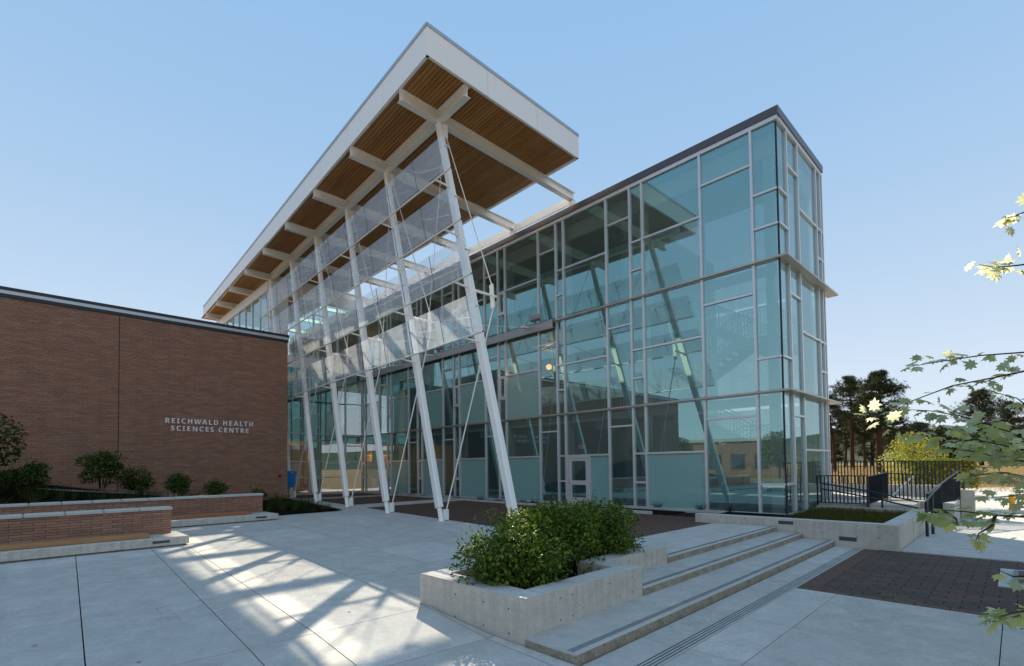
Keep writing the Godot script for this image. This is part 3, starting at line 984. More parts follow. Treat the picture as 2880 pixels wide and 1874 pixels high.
func build_glass_building():
	var o = thing("glass_building", "three-storey teal glass curtain wall building with grey mullions and dark parapet", "building", FC)
	var E = 28.83
	var W = 4.9
	var frosted = {}
	for key in ["0_0_20", "0_0_80", "0_1_80", "0_0_110", "0_1_110", "0_0_140", "0_1_140", "0_1_170", "0_0_170", "0_1_200", "0_0_200"]: frosted[key] = true
	glazed_wall(o, ML, KIND, 0, [0, 1, 2], frosted, {"0_0_50": true})
	glazed_wall(o, [0.0, 0.8, 1.93, 4.12, 4.64, 4.90], "cmwnn", 1, [0, 1, 2], {}, {})
	# glass corner joint
	pbox("corner_gasket", v3(-0.02, 0.05, -0.02), v3(0.03, 13.1, 0.03), M.gasket, o)
	# storey trims and projecting fins
	pbox("base_trim", v3(0.0, -0.03, -0.08), v3(E, 0.06, 0.10), M.aluminium, o)
	pbox("base_trim", v3(-0.08, -0.03, 0.102), v3(0.10, 0.06, W), M.aluminium, o)
	for y in [4.11, 8.52]:
		pbox("slab_fin", v3(-0.30, y - 0.03, -0.16), v3(E, y + 0.03, 0.10), M.slab_trim, o)
		pbox("slab_fin", v3(-0.30, y - 0.03, 0.102), v3(0.10, y + 0.03, W + 0.95), M.slab_trim, o)
		pbox("slab_cover", v3(0.10, y - 0.06, -0.05), v3(E, y - 0.031, 0.09), M.aluminium, o)
	pbox("head_trim", v3(-0.06, 13.14, -0.075), v3(E, 13.29, 0.10), M.aluminium, o)
	pbox("head_trim", v3(-0.075, 13.14, 0.102), v3(0.10, 13.29, W), M.aluminium, o)
	pbox("parapet", v3(-0.11, 13.291, -0.11), v3(E, 13.56, W + 0.05), M.parapet_dark, o)
	# plinth below the glass
	pbox("plinth", v3(0.0, -0.75, -0.06), v3(E, -0.031, 0.3), M.concrete_wall, o)
	pbox("plinth", v3(-0.06, -0.75, 0.301), v3(0.3, -0.031, W), M.concrete_wall, o)
	# rear enclosure of the stair hall is glazed too; beyond it the building is deeper
	for st in 3:
		for i in 3:
			var mb = MB.new()
			var x0 = 0.3 + 2.25 * i
			mb.quad(v3(x0, FLOORS[st] + 0.06, W), v3(x0 + 2.2, FLOORS[st] + 0.06, W), v3(x0 + 2.2, FLOORS[st + 1] - 0.06, W), v3(x0, FLOORS[st + 1] - 0.06, W))
			part("rear_pane", mb, M.facade_glass, o)
			pbox("rear_mullion", v3(x0 - 0.05, FLOORS[st], W - 0.05), v3(x0 + 0.0, FLOORS[st + 1], W + 0.06), M.aluminium, o)
	# structure inside
	var D = 11.0
	pbox("floor", v3(0.02, -0.3, 0.31), v3(7.2, -0.02, W), M.interior_floor, o)
	pbox("floor", v3(7.21, -0.3, 0.31), v3(E + 6, -0.02, D), M.interior_floor, o)
	for y in [4.11, 8.52]:
		pbox("floor_slab", v3(7.2, y - 0.28, 0.12), v3(E + 6, y - 0.065, D), M.ceiling, o)
		pbox("floor_finish", v3(7.2, y - 0.064, 0.12), v3(E + 6, y - 0.02, D), M.interior_floor, o)
		pbox("edge_blind", v3(0.2, y - 0.42, 0.22), v3(E, y - 0.10, 0.30), M.interior_white, o)
	pbox("roof_slab", v3(0.05, 12.95, 0.11), v3(E + 6, 13.29, W), M.ceiling, o)
	pbox("roof_slab", v3(7.2, 12.95, W + 0.01), v3(E + 6, 13.5, D), M.ceiling, o)
	pbox("blind_box", v3(0.2, 12.25, 0.30), v3(E, 12.95, 0.42), M.interior_white, o)
	pbox("blind_box", v3(0.22, 12.25, 0.43), v3(0.34, 12.95, W - 0.1), M.interior_white, o)
	for y in [3.0, 7.4, 12.2]:
		for i in 6:
			var x = 7.6 + 4.0 * i
			pbox("ceiling_beam", v3(x, y + 0.35, 0.5), v3(x + 0.35, y + 0.75, D - 0.1), M.ceiling, o)
	# round and square columns behind the glass
	for x in [0.45, 5.35, 9.48, 13.5, 17.4, 21.22, 25.0]:
		pbox("column", v3(x - 0.14, -0.02, 0.42), v3(x + 0.14, 12.95, 0.70), M.interior_white, o)
	pbox("column", v3(0.3, -0.02, 4.3), v3(0.58, 12.95, 4.58), M.interior_white, o)
	# partition walls
	for st in 3:
		var y0 = [-0.02, 4.09, 8.50][st]
		var y1 = [3.83, 8.24, 12.95][st]
		pbox("partition", v3(7.02, y0, 1.6), v3(7.18, y1, D), M.interior_grey, o)
		pbox("rear_wall", v3(7.19, y0, 6.4), v3(E + 6, y1, 6.6), [M.interior_grey, M.interior_orange, M.interior_wood][st], o)
		for x in [11.0, 15.2, 19.1, 23.0, 27.0]:
			pbox("partition", v3(x, y0, 2.6), v3(x + 0.12, y1, 6.39), [M.interior_grey, M.interior_white, M.interior_grey][st], o)
	pbox("rear_block", v3(7.2, -0.3, D), v3(E + 6, 13.5, D + 0.3), M.interior_grey, o)
	# doors in the wide bay
	var dr = Node3D.new()
	dr.name = "entrance_door"
	o.add_child(dr)
	dr.set_meta("label", "aluminium framed door with two glass lights")
	var x0 = 7.90
	var x1 = 9.20
	# frame
	for q in [[x0, x0 + 0.09, 0.06, 2.14], [x1 - 0.09, x1, 0.06, 2.14], [x0 + 0.091, x1 - 0.091, 2.05, 2.14]]:
		pbox("frame", v3(q[0], q[2], -0.05), v3(q[1], q[3], 0.08), M.aluminium, dr)
	for q in [[x0 + 0.10, x0 + 0.25, 0.07, 2.04], [x1 - 0.25, x1 - 0.10, 0.07, 2.04], [x0 + 0.251, x1 - 0.251, 1.93, 2.04], [x0 + 0.251, x1 - 0.251, 0.86, 1.06], [x0 + 0.251, x1 - 0.251, 0.07, 0.30]]:
		pbox("leaf_rail", v3(q[0], q[2], -0.03), v3(q[1], q[3], 0.03), M.aluminium, dr)
	for q in [[0.30, 0.86], [1.06, 1.93]]:
		var mb = MB.new()
		mb.quad(v3(x1 - 0.25, q[0], 0), v3(x0 + 0.25, q[0], 0), v3(x0 + 0.25, q[1], 0), v3(x1 - 0.25, q[1], 0))
		part("pane", mb, M.facade_glass, dr)
	ptube("handle", [v3(x1 - 0.17, 0.9, -0.04), v3(x1 - 0.17, 0.9, -0.09), v3(x1 - 0.17, 1.15, -0.09), v3(x1 - 0.17, 1.15, -0.04)], 0.012, M.stainless, dr, 6)
	var sp = MB.new()
	sp.quad(v3(x0, 0.06, 0), v3(6.89, 0.06, 0), v3(6.89, 2.16, 0), v3(x0, 2.16, 0))
	part("side_pane", sp, M.frosted_glass, o)
	# channel on the facade with its uplights
	pbox("channel_web", v3(9.75, 8.22, -0.30), v3(28.7, 8.54, -0.26), M.channel_grey, o)
	pbox("channel_flange", v3(9.75, 8.545, -0.30), v3(28.7, 8.575, -0.165), M.channel_grey, o)
	pbox("channel_flange", v3(9.75, 8.185, -0.30), v3(28.7, 8.215, -0.165), M.channel_grey, o)
	for x in [10.3, 14.2, 18.1, 22.0, 25.9]:
		var l = thing("facade_uplight", "small grey floodlight box mounted on the steel channel of the glass facade", "floodlight", FC * Transform3D(Basis.IDENTITY, v3(x, 8.58, -0.42)), "floodlights on the facade channel")
		var mb = MB.new()
		var ring = [v3(0, 0.10, -0.2), v3(0, 0.04, 0.0), v3(0, 0.26, 0.10), v3(0, 0.30, -0.16)]
		for i in 4:
			var a = ring[i]
			var b = ring[(i + 1) % 4]
			mb.quad(a, b, b + v3(0.62, 0, 0), a + v3(0.62, 0, 0))
		mb.quad(ring[3], ring[2], ring[1], ring[0])
		mb.quad(ring[0] + v3(0.62, 0, 0), ring[1] + v3(0.62, 0, 0), ring[2] + v3(0.62, 0, 0), ring[3] + v3(0.62, 0, 0))
		part("housing", mb, M.channel_grey, l)
		pbox("bracket", v3(0.1, -0.02, 0.02), v3(0.16, 0.12, 0.12), M.channel_grey, l)
		pbox("bracket", v3(0.46, -0.02, 0.02), v3(0.52, 0.12, 0.12), M.channel_grey, l)
	# lit globe pendants and an exit sign
	for q in [[11.51, 6.8, 1.4]]:
		var pl = thing("globe_pendant", "warm glowing globe lamp hanging behind the glass of the middle bays", "lamp", FC * Transform3D(Basis.IDENTITY, v3(q[0], q[1], q[2])), "globe pendants behind the glass")
		var sm = SphereMesh.new()
		sm.radius = 0.15
		sm.height = 0.3
		sm.radial_segments = 20
		sm.rings = 10
		part("globe", sm, M.lamp_glow, pl)
		ptube("cord", [v3(0, 0.15, 0), v3(0, 2.2, 0)], 0.008, M.dark_steel, pl, 5)
		var li = OmniLight3D.new()
		li.light_color = Color(1, 0.75, 0.45)
		li.light_energy = 0.5
		li.light_size = 0.15
		li.omni_range = 12.0
		li.shadow_enabled = true
		pl.add_child(li)
	var ex = thing("exit_sign", "small lit exit sign hanging inside above the glass door", "sign", FC * Transform3D(Basis(UP, PI), v3(8.95, 2.50, 0.7)))
	pbox("box", v3(-0.16, 0, -0.03), v3(0.16, 0.2, 0.03), M.interior_white, ex)
	var tm = TextMesh.new()
	tm.text = "EXIT"
	tm.font_size = 32
	tm.pixel_size = 0.004
	tm.depth = 0.004
	part("letters", tm, M.exit_glow, ex, Transform3D(Basis.from_scale(Vector3(1, 1.2, 1)), v3(0, 0.1, 0.034)))
	pbox("hanger", v3(-0.01, 0.2, -0.01), v3(0.01, 1.2, 0.01), M.dark_steel, ex)
	build_stairs()

func flight(o, a, b, width, going_front):
	# stringer plates, treads, balustrade; a = lower end, b = upper end (local, centre line)
	var n = int(round((b.y - a.y) / 0.172))
	var d = (b - a) / n
	var side = v3(0, 0, width * 0.5)
	for s in [-1, 1]:
		pbar("stringer", a + side * s - v3(0, 0.05, 0), b + side * s - v3(0, 0.05, 0), 0.03, 0.34, M.interior_white, o)
	for i in n:
		var p = a + d * (i + 0.5) + v3(0, d.y * 0.5, 0)
		pbox("tread", p + v3(-absf(d.x) * 0.55, -0.05, -width * 0.5 + 0.02), p + v3(absf(d.x) * 0.55, 0.0, width * 0.5 - 0.02), M.interior_white, o)
	for s in [-1, 1]:
		rail_run(o, a + side * s, b + side * s)

func rail_run(o, a, b):
	for h in [1.05, 0.90, 0.12]:
		ptube("handrail", [a + v3(0, h, 0), b + v3(0, h, 0)], 0.022 if h > 1 else 0.014, M.interior_white, o, 6)
	var n = int(ceil((b - a).length() / 0.15))
	for i in n + 1:
		var p = a.lerp(b, float(i) / n)
		ptube("baluster", [p + v3(0, 0.10, 0), p + v3(0, 1.03, 0)], 0.011 if i % 6 else 0.022, M.interior_white, o, 5)

func build_stairs():
	var o = thing("switchback_staircase", "white steel switchback staircase with baluster rails inside the glass corner", "staircase", FC)
	for lv in [[-0.02, 2.03, 4.09], [4.09, 6.28, 8.50]]:
		flight(o, v3(5.4, lv[0], 1.75), v3(1.75, lv[1], 1.75), 1.35, true)
		flight(o, v3(1.75, lv[1], 3.45), v3(5.4, lv[2], 3.45), 1.35, false)
		pbox("landing", v3(0.55, lv[1] - 0.28, 1.05), v3(1.75, lv[1], 4.15), M.interior_white, o)
		rail_run(o, v3(0.6, lv[1], 1.08), v3(0.6, lv[1], 4.1))
		rail_run(o, v3(0.6, lv[1], 1.08), v3(1.75, lv[1], 1.08))
		pbox("landing", v3(5.4, lv[2] - 0.28, 1.05), v3(7.0, lv[2], 4.6), M.interior_white, o)
		rail_run(o, v3(5.42, lv[2], 1.08), v3(7.0, lv[2], 1.08))
		rail_run(o, v3(5.42, lv[2], 1.1), v3(5.42, lv[2], 2.7))

# ------------------------------------------------------------------ rear wing with the entrance, at the far end of the plaza
func build_rear_wing():
	# frame: x runs from the inner corner towards the brick building (local -D of the glass building), z away from the camera
	var fx = Transform3D(Basis(-FC.basis.z, UP, FC.basis.x), FC * v3(28.9, 0, 0))
	var o = thing("entrance_wing", "rear glazed wing with warm-lit entrance hall under the big roof", "building", fx)
	var L = 6.0
	var xs = [0.0, 1.3, 3.93, L]
	for st in 2:
		var y0 = [0.10, 4.15][st]
		var y1 = [4.15, 8.6][st]
		for x in xs:
			pbox("mullion", v3(x - 0.045, y0, -0.06), v3(x + 0.045, y1 - 0.04, 0.09), M.aluminium, o)
		for i in xs.size() - 1:
			var ts = [[2.22, 3.36], [1.12, 2.24], [1.12, 2.24], [2.24]][i] if st == 0 else [[6.4, 7.53], [6.36], [6.36], [6.36]][i]
			for t in ts:
				pbox("transom", v3(xs[i] + 0.046, t - 0.035, -0.055), v3(xs[i + 1] - 0.046, t + 0.035, 0.08), M.aluminium if not (st == 1 and i > 0) else M.dark_steel, o)
			var lv = [y0] + ts + [y1]
			for j in lv.size() - 1:
				var mb = MB.new()
				mb.quad(v3(xs[i], lv[j], 0), v3(xs[i + 1], lv[j], 0), v3(xs[i + 1], lv[j + 1], 0), v3(xs[i], lv[j + 1], 0))
				part("pane", mb, M.facade_glass, o)
	pbox("slab_fin", v3(0, 4.10, -0.14), v3(L, 4.17, 0.1), M.aluminium, o)
	pbox("sill", v3(0, -0.1, -0.12), v3(L, 0.098, 0.2), M.concrete_paving_pale, o)
	# hall behind: floor, side walls, warm rear wall, ceilings
	pbox("hall_floor", v3(0, -0.3, 0.2), v3(L + 3, 0.05, 9), M.interior_floor, o)
	pbox("hall_ceiling", v3(0, 3.7, 0.1), v3(L + 3, 4.09, 9), M.ceiling, o)
	pbox("hall_wall", v3(0, 0.05, 7.5), v3(L + 3, 3.7, 7.7), M.interior_wood, o)
	pbox("hall_wall", v3(L + 2.9, 0.05, 0.3), v3(L + 3.1, 8.6, 7.5), M.interior_grey, o)
	pbox("pillar", v3(2.2, 0.05, 2.0), v3(2.9, 3.7, 2.6), M.interior_white, o)
	pbox("counter", v3(3.6, 0.05, 4.4), v3(6.8, 1.1, 5.1), M.interior_wood, o)
	pbox("warm_panel", v3(3.2, 1.9, 6.9), v3(6.6, 3.1, 7.0), M.interior_orange, o)
	pbox("upper_floor", v3(0, 8.2, 0.1), v3(L + 3, 8.55, 9), M.ceiling, o)
	pbox("upper_back", v3(0, 4.2, 4.0), v3(L + 3, 8.2, 4.2), M.interior_grey, o)
	# top storey: end wall with window, glazed flank under the soffit
	pbox("end_wall", v3(0.0, 8.6, -0.02), v3(L - 0.6, 9.4, 0.3), M.fascia_metal, o)
	pbox("end_wall", v3(0.0, 13.4, -0.02), v3(L + 0.5, 14.2, 0.3), M.fascia_metal, o)
	pbox("end_wall", v3(5.35, 8.6, -0.021), v3(L + 0.5, 13.4, 0.3), M.fascia_metal, o)
	for i in 3:
		var a = 0.1 + 1.72 * i
		pbox("window_post", v3(a, 9.4, 0.0), v3(a + 0.1, 13.4, 0.12), M.aluminium, o)
		var mb = MB.new()
		mb.quad(v3(a + 0.1, 9.4, 0.05), v3(a + 1.72, 9.4, 0.05), v3(a + 1.72, 13.4, 0.05), v3(a + 0.1, 13.4, 0.05))
		part("window_pane", mb, M.facade_glass, o)
	pbox("loft_floor", v3(0, 8.56, 0.31), v3(L, 8.9, 14), M.ceiling, o)
	pbox("loft_back", v3(-0.1, 8.9, 0.31), v3(0.1, 14.2, 14), M.interior_wood, o)
	# flank, along the colonnade line, facing the brick building
	var FL = L + 0.5
	for i in 9:
		var z = 0.31 + 1.6 * i
		pbox("flank_mullion", v3(FL - 0.1, 8.6, z - 0.04), v3(FL + 0.06, 13.6, z + 0.04), M.aluminium, o)
		if i < 8:
			for lv in [[8.6, 11.1], [11.16, 13.6]]:
				var mb = MB.new()
				mb.quad(v3(FL, lv[0], z + 0.04), v3(FL, lv[0], z + 1.56), v3(FL, lv[1], z + 1.56), v3(FL, lv[1], z + 0.04))
				part("flank_pane", mb, M.facade_glass, o)
			pbox("flank_transom", v3(FL - 0.08, 11.1, z + 0.041), v3(FL + 0.05, 11.16, z + 1.559), M.aluminium, o)
	pbox("flank_head", v3(FL - 0.1, 13.601, 0.31), v3(FL + 0.07, 14.2, 13.2), M.fascia_metal, o)
	pbox("flank_base", v3(FL - 0.2, 5.0, 0.31), v3(FL + 0.04, 8.599, 13.2), M.fascia_metal, o)
	# a warm lamp over the counter
	var lp = thing("hall_light", "warm strip light glowing on the hall wall behind the entrance glass", "lamp", fx * Transform3D(Basis.IDENTITY, v3(4.9, 2.85, 6.75)))
	var tubem = MB.new()
	tubem.box(v3(-1.5, 0, -0.03), v3(1.5, 0.05, 0.03))
	part("tube", tubem, M.lamp_glow, lp)
	var al = OmniLight3D.new()
	al.light_color = Color(1.0, 0.66, 0.28)
	al.light_energy = 5.0
	al.light_size = 0.4
	al.omni_range = 20
	al.shadow_enabled = true
	al.position = v3(0, -0.15, -0.4)
	lp.add_child(al)

# ------------------------------------------------------------------ canopy, frame FK: x along the colonnade away from the camera, z towards the glass building
const SOFFIT = 14.58
const ROOF = 15.58
func roof_right(x): return 5.96 - 0.0407 * (x - 2.46)
func roof_left(x): return -1.71 + 0.0064 * (x - 2.02)
func beam_x(k, z): return 4.0 + 4.0 * k + 0.058 * z

func build_canopy():
	var o = thing("entrance_canopy", "large flat white-edged roof with timber slat soffit and white steel beams", "canopy", FK)
	var A = v3(2.02, SOFFIT, -1.71)
	var B = v3(2.46, SOFFIT, 5.96)
	var C = v3(38.2, SOFFIT, roof_right(38.2))
	var Dd = v3(37.76, SOFFIT, -1.48)
	var H = v3(0, ROOF - SOFFIT, 0)
	var core = MB.new()
	var ins = func(p, t): return p.lerp(v3(20, SOFFIT, 2.1), t)
	# roof body
	core.quad(A + H, B + H, C + H, Dd + H)
	core.quad(A + v3(0, 0.10, 0), Dd + v3(0, 0.10, 0), C + v3(0, 0.10, 0), B + v3(0, 0.10, 0))
	part("roof_deck", core, M.flashing, o)
	# fascia in sheets with fine open joints
	var runs = [[A, B, 3, v3(-1, 0, 0)], [Dd, A, 12, v3(0, 0, -1)], [B, C, 12, v3(0, 0, 1)]]
	for r in runs:
		for i in r[2]:
			var p = r[0].lerp(r[1], float(i) / r[2])
			var q = r[0].lerp(r[1], float(i + 1) / r[2])
			var dd = (q - p).normalized() * 0.006
			var inn = -r[3] * 0.10
			var m = MB.new()
			var p0 = p + dd
			var q0 = q - dd
			m.hexa([p0 + inn * 1.0, q0 + inn * 1.0, q0, p0, p0 + inn + H, q0 + inn + H, q0 + H, p0 + H])
			part("fascia_panel", m, M.fascia_metal, o)
		# cap flashing
		var e = r[3] * 0.025
		var cm = MB.new()
		cm.hexa([r[0] + H - v3(0, 0.07, 0) - e * 6, r[1] + H - v3(0, 0.07, 0) - e * 6, r[1] + H - v3(0, 0.07, 0) + e, r[0] + H - v3(0, 0.07, 0) + e, r[0] + H + v3(0, 0.04, 0) - e * 6, r[1] + H + v3(0, 0.04, 0) - e * 6, r[1] + H + v3(0, 0.04, 0) + e, r[0] + H + v3(0, 0.04, 0) + e])
		part("cap_flashing", cm, M.flashing, o)
	# timber slats with dark gaps
	var bk = MB.new()
	bk.quad(A + v3(0.1, 0.09, 0.1), Dd + v3(0, 0.09, 0.1), C + v3(0, 0.09, -0.1), B + v3(0.1, 0.09, -0.1))
	part("soffit_backing", bk, M.slat_b, o)
	var pitch = 0.142
	var z = -1.60
	var i = 0
	while z < 5.80:
		var xs = 2.02 + (z + 1.71) * 0.0574 + 0.11
		var xe = 37.9
		var sl = MB.new()
		var zr0 = z
		# slats follow the left-hand edge; the last ones are cut by the right-hand edge
		if z + pitch > roof_right(xe) - 0.1:
			xe = 2.46 + (5.86 - z - pitch) / 0.0407
		if xe > xs + 0.5:
			sl.box(v3(xs, SOFFIT + 0.002, z), v3(xe, SOFFIT + 0.045, z + pitch - 0.026))
			part("soffit_slat", sl, [M.slat_a, M.slat_b, M.slat_c, M.slat_a][rng.randi() % 4], o)
		z += pitch
		i += 1
	# white rim along the right-hand edge
	pbar("soffit_rim", B + v3(0.12, -0.005, -0.09), C + v3(0, -0.005, -0.09), 0.15, 0.03, M.fascia_metal, o)
	# steel I-beams
	for k in range(0, 9):
		var far_z = 7.82 - 0.0407 * (4.0 * k + 2) + 0.1
		if k > 5: far_z = 0.05
		ibeam(o, v3(beam_x(k, -1.62), 14.2, -1.62), v3(beam_x(k, far_z), 14.2, far_z))
	for k in range(0, 6):
		ibeam(o, v3(3.99 + 4 * k - (1.75 if k == 0 else 3.87), 14.2, 0.0), v3(3.99 + 4 * k - 0.13, 14.2, 0.0))
	# edge beam and posts standing on the roof just behind the parapet
	for k in range(0, 6):
		var bz = 7.82 - 0.0407 * (4.0 * k + 2)
		var x = beam_x(k, bz)
		pbox("parapet_post", v3(x - 0.12, 13.56, bz - 0.1), v3(x + 0.12, 14.19, bz + 0.12), M.white_steel, o)
		if k < 5:
			pbar("edge_beam", v3(x + 0.14, 14.26, bz), v3(beam_x(k + 1, bz) - 0.14, 14.26, bz - 0.163), 0.10, 0.36, M.white_steel, o)
	return o

func ibeam(o, p, q):
	var m = MB.new()
	var d = (q - p).normalized()
	m.bar(p + v3(0, 0.011, 0), q + v3(0, 0.011, 0), 0.26, 0.022)
	m.bar(p + v3(0, 0.20, 0), q + v3(0, 0.20, 0), 0.022, 0.355)
	m.bar(p + v3(0, 0.378, 0), q + v3(0, 0.378, 0), 0.26, 0.002)
	# stiffener plates
	part("steel_beam", m, M.white_steel, o)

const LEAN = 3.99
func col_base(k): return -0.242 + 0.0488 * k
func col_x(k, y): return 4.0 * k + LEAN * (y - col_base(k)) / (14.2 - col_base(k))

func build_column(k):
	var b = col_base(k)
	var o = thing("leaning_column", "tall white leaning steel column braced by thin rods under the canopy", "column", FK, "leaning white columns of the canopy")
	var ax = (v3(col_x(k, 14.2), 14.2, 0) - v3(col_x(k, b), b, 0)).normalized()
	var foot = v3(col_x(k, b), b - 0.02, 0)
	ptube("foot_pipe", [foot, foot + ax * 0.62], 0.088, M.white_steel, o, 14)
	ptube("foot_plate", [v3(foot.x, b + 0.001, 0), v3(foot.x, b + 0.018, 0)], 0.15, M.white_steel, o, 14)
	# tapered box shaft with chamfered corners
	var m = MB.new()
	var st = foot + ax * 0.52
	var en = v3(col_x(k, 14.19), 14.19, 0)
	var px = v3(ax.y, -ax.x, 0)
	var prev = []
	for e in [[st, 0.145, 0.105], [st.lerp(en, 0.55), 0.155, 0.11], [en, 0.12, 0.09]]:
		var rg = []
		var a = e[1]
		var w = e[2]
		var h = 0.03
		for c in [[-a + h, w], [a - h, w], [a, w - h], [a, -w + h], [a - h, -w], [-a + h, -w], [-a, -w + h], [-a, w - h]]:
			rg.append(e[0] + px * c[0] + v3(0, 0, c[1]))
		if prev.size() > 0:
			for i in 8:
				var j = (i + 1) % 8
				m.quad(prev[i], prev[j], rg[j], rg[i])
		else:
			for i in range(1, 7): m.tri(rg[0], rg[i + 1], rg[i])
		prev = rg
	part("shaft", m, M.white_steel, o)
	# strut, cast tip and rods
	var ys = 7.62
	var tip = v3(col_x(k, ys) - 0.02, ys - 0.02, 0.98)
	var root = v3(col_x(k, ys), ys, 0.08)
	ptube("strut", [root, tip + v3(0, 0, 0.12)], [0.05, 0.042], M.white_steel, o, 10)
	var cast = MB.new()
	cast.bar(tip + v3(0.02, -0.42, -0.02), tip + v3(0.09, 0.42, -0.02), 0.05, 0.17, v3(1, 0, 0))
	part("cast_tip", cast, M.white_steel, o)
	var topj = v3(col_x(k, 13.75) - 0.02, 13.75, 0.22)
	# the lower rod runs to the foot of the next column, a thin one to the head of the previous column
	var footj = v3(col_x(k + 1, col_base(k + 1)) - 0.02, col_base(k + 1) + 0.40, 0.20)
	ptube("rod", [topj, tip + v3(0.09, 0.40, 0)], 0.02, M.white_steel, o, 6)
	ptube("rod", [tip + v3(0.02, -0.40, 0), footj], 0.026, M.white_steel, o, 6)
	if k > 0: ptube("rod", [v3(col_x(k - 1, 13.9), 13.9, 0.2), tip + v3(0.05, 0.40, -0.03)], 0.013, M.white_steel, o, 5)
	pbox("foot_bracket", v3(foot.x - 0.09, b + 0.05, 0.09), v3(foot.x + 0.05, b + 0.42, 0.25), M.white_steel, o)
	pbox("top_bracket", v3(topj.x - 0.05, 13.65, 0.09), v3(topj.x + 0.05, 14.15, 0.27), M.white_steel, o)
	# tie to the facade channel
	if k > 0:
		var bz = 7.22 - 0.0407 * (4.0 * k + 2) - 0.3
		ptube("tie_rod", [tip, v3(tip.x + 0.35, 8.42, bz)], 0.011, M.white_steel, o, 5)
		pbox("tie_end", v3(tip.x + 0.25, 8.38, bz - 0.35), v3(tip.x + 0.45, 8.46, bz), M.white_steel, o)
	# arms carrying the glass screens
	for y in TIERS:
		ptube("screen_arm", [v3(col_x(k, y - 0.08), y - 0.08, -0.09), v3(col_x(k, y) - 0.0, y - 0.03, -0.60)], 0.036, M.white_steel, o, 8)
	return o

const TIERS = [11.60, 9.67, 7.75, 5.82]
const SLOPE = 0.2763
func build_screens():
	var ti = 0
	var words = ["uppermost", "second highest", "third highest", "lowest"]
	for y in TIERS:
		var o = thing("glass_screen", "%s of four stacked rows of pale fritted glass panels on the leaning columns" % words[ti], "glass screen", FK)
		var x0 = LEAN * (y + 0.242) / 14.44 - 0.90
		var x1 = 24.0 if ti == 0 else 22.8
		ptube("rail", [v3(x0, y, -0.60), v3(x1, y, -0.60)], 0.034, M.white_steel, o, 8)
		ptube("rail_cap", [v3(x0 - 0.006, y, -0.60), v3(x0, y, -0.60)], 0.028, M.gasket, o, 8)
		var joints = []
		# joints at every column and half-way between
		var off = LEAN * (y + 0.242) / 14.44
		joints.append(x0)
		var x = off + 1.1
		while x < x1 - 0.4:
			joints.append(x)
			x += 2.0
		joints.append(x1)
		var HG = 1.27
		for i in joints.size() - 1:
			var a = joints[i] + 0.008
			var b = joints[i + 1] - 0.008
			var sx = SLOPE * HG
			var m = MB.new()
			var zf = -0.66
			m.quad(v3(b, y + 0.02, zf), v3(a, y + 0.02, zf), v3(a + sx, y + HG, zf), v3(b + sx, y + HG, zf))
			part("glass_panel", m, M.screen_glass, o)
		for i in range(0, joints.size()):
			var jx = joints[i]
			var e = SLOPE
			if i > 0 and i < joints.size() - 1:
				pbar("gasket", v3(jx, y + 0.02, -0.655), v3(jx + e * HG, y + HG, -0.655), 0.012, 0.02, M.gasket, o, v3(0, 0, 1))
			# spider clamp at mid height with its little stay bars
			var hx = jx + e * 0.82
			var hy = y + 0.82
			ptube("clamp", [v3(hx, hy, -0.69), v3(hx, hy, -0.50)], 0.022, M.stainless, o, 8)
			ptube("clamp_plate", [v3(hx - 0.07, hy, -0.635), v3(hx + 0.07, hy, -0.635)], 0.018, M.white_steel, o, 6)
			if i > 0 and i < joints.size() - 1:
				ptube("stay", [v3(hx, hy, -0.52), v3(hx - 0.9, hy + 0.02, -0.08)], 0.011, M.white_steel, o, 5)
				ptube("stay", [v3(hx, hy, -0.52), v3(hx - 0.75, hy + 0.62, -0.08)], 0.006, M.white_steel, o, 4)
		ti += 1

# ------------------------------------------------------------------ plants
func leaf_mesh(w, l, fold):
	var m = MB.new()
	var a = v3(0, 0, 0)
	var b = v3(w * 0.5, fold, l * 0.42)
	var c = v3(-w * 0.5, fold, l * 0.42)
	var d = v3(0, -fold * 0.8, l)
	var mid = v3(0, 0, l * 0.5)
	m.tri(a, mid, b); m.tri(mid, d, b); m.tri(a, c, mid); m.tri(mid, c, d)
	for i in m.n.size(): if m.n[i].y < 0: m.n[i] = -m.n[i]
	return m.mesh()

func rand_dir(up_bias = 0.0):
	var d = v3(rng.randfn(), rng.randfn() + up_bias, rng.randfn())
	return d.normalized()

func leaf_xf(at, out, size):
	# blade roughly facing outwards/upwards, drooping a little
	var f = (out * 0.8 + v3(rng.randfn(), rng.randfn() - 0.2, rng.randfn()) * 0.6).normalized()
	var u = (v3(rng.randfn() * 0.5, 1.0, rng.randfn() * 0.5) + out * 0.5).normalized()
	var x = u.cross(f).normalized()
	u = f.cross(x).normalized()
	return Transform3D(Basis(x, u, f).scaled_local(Vector3.ONE * size), at)

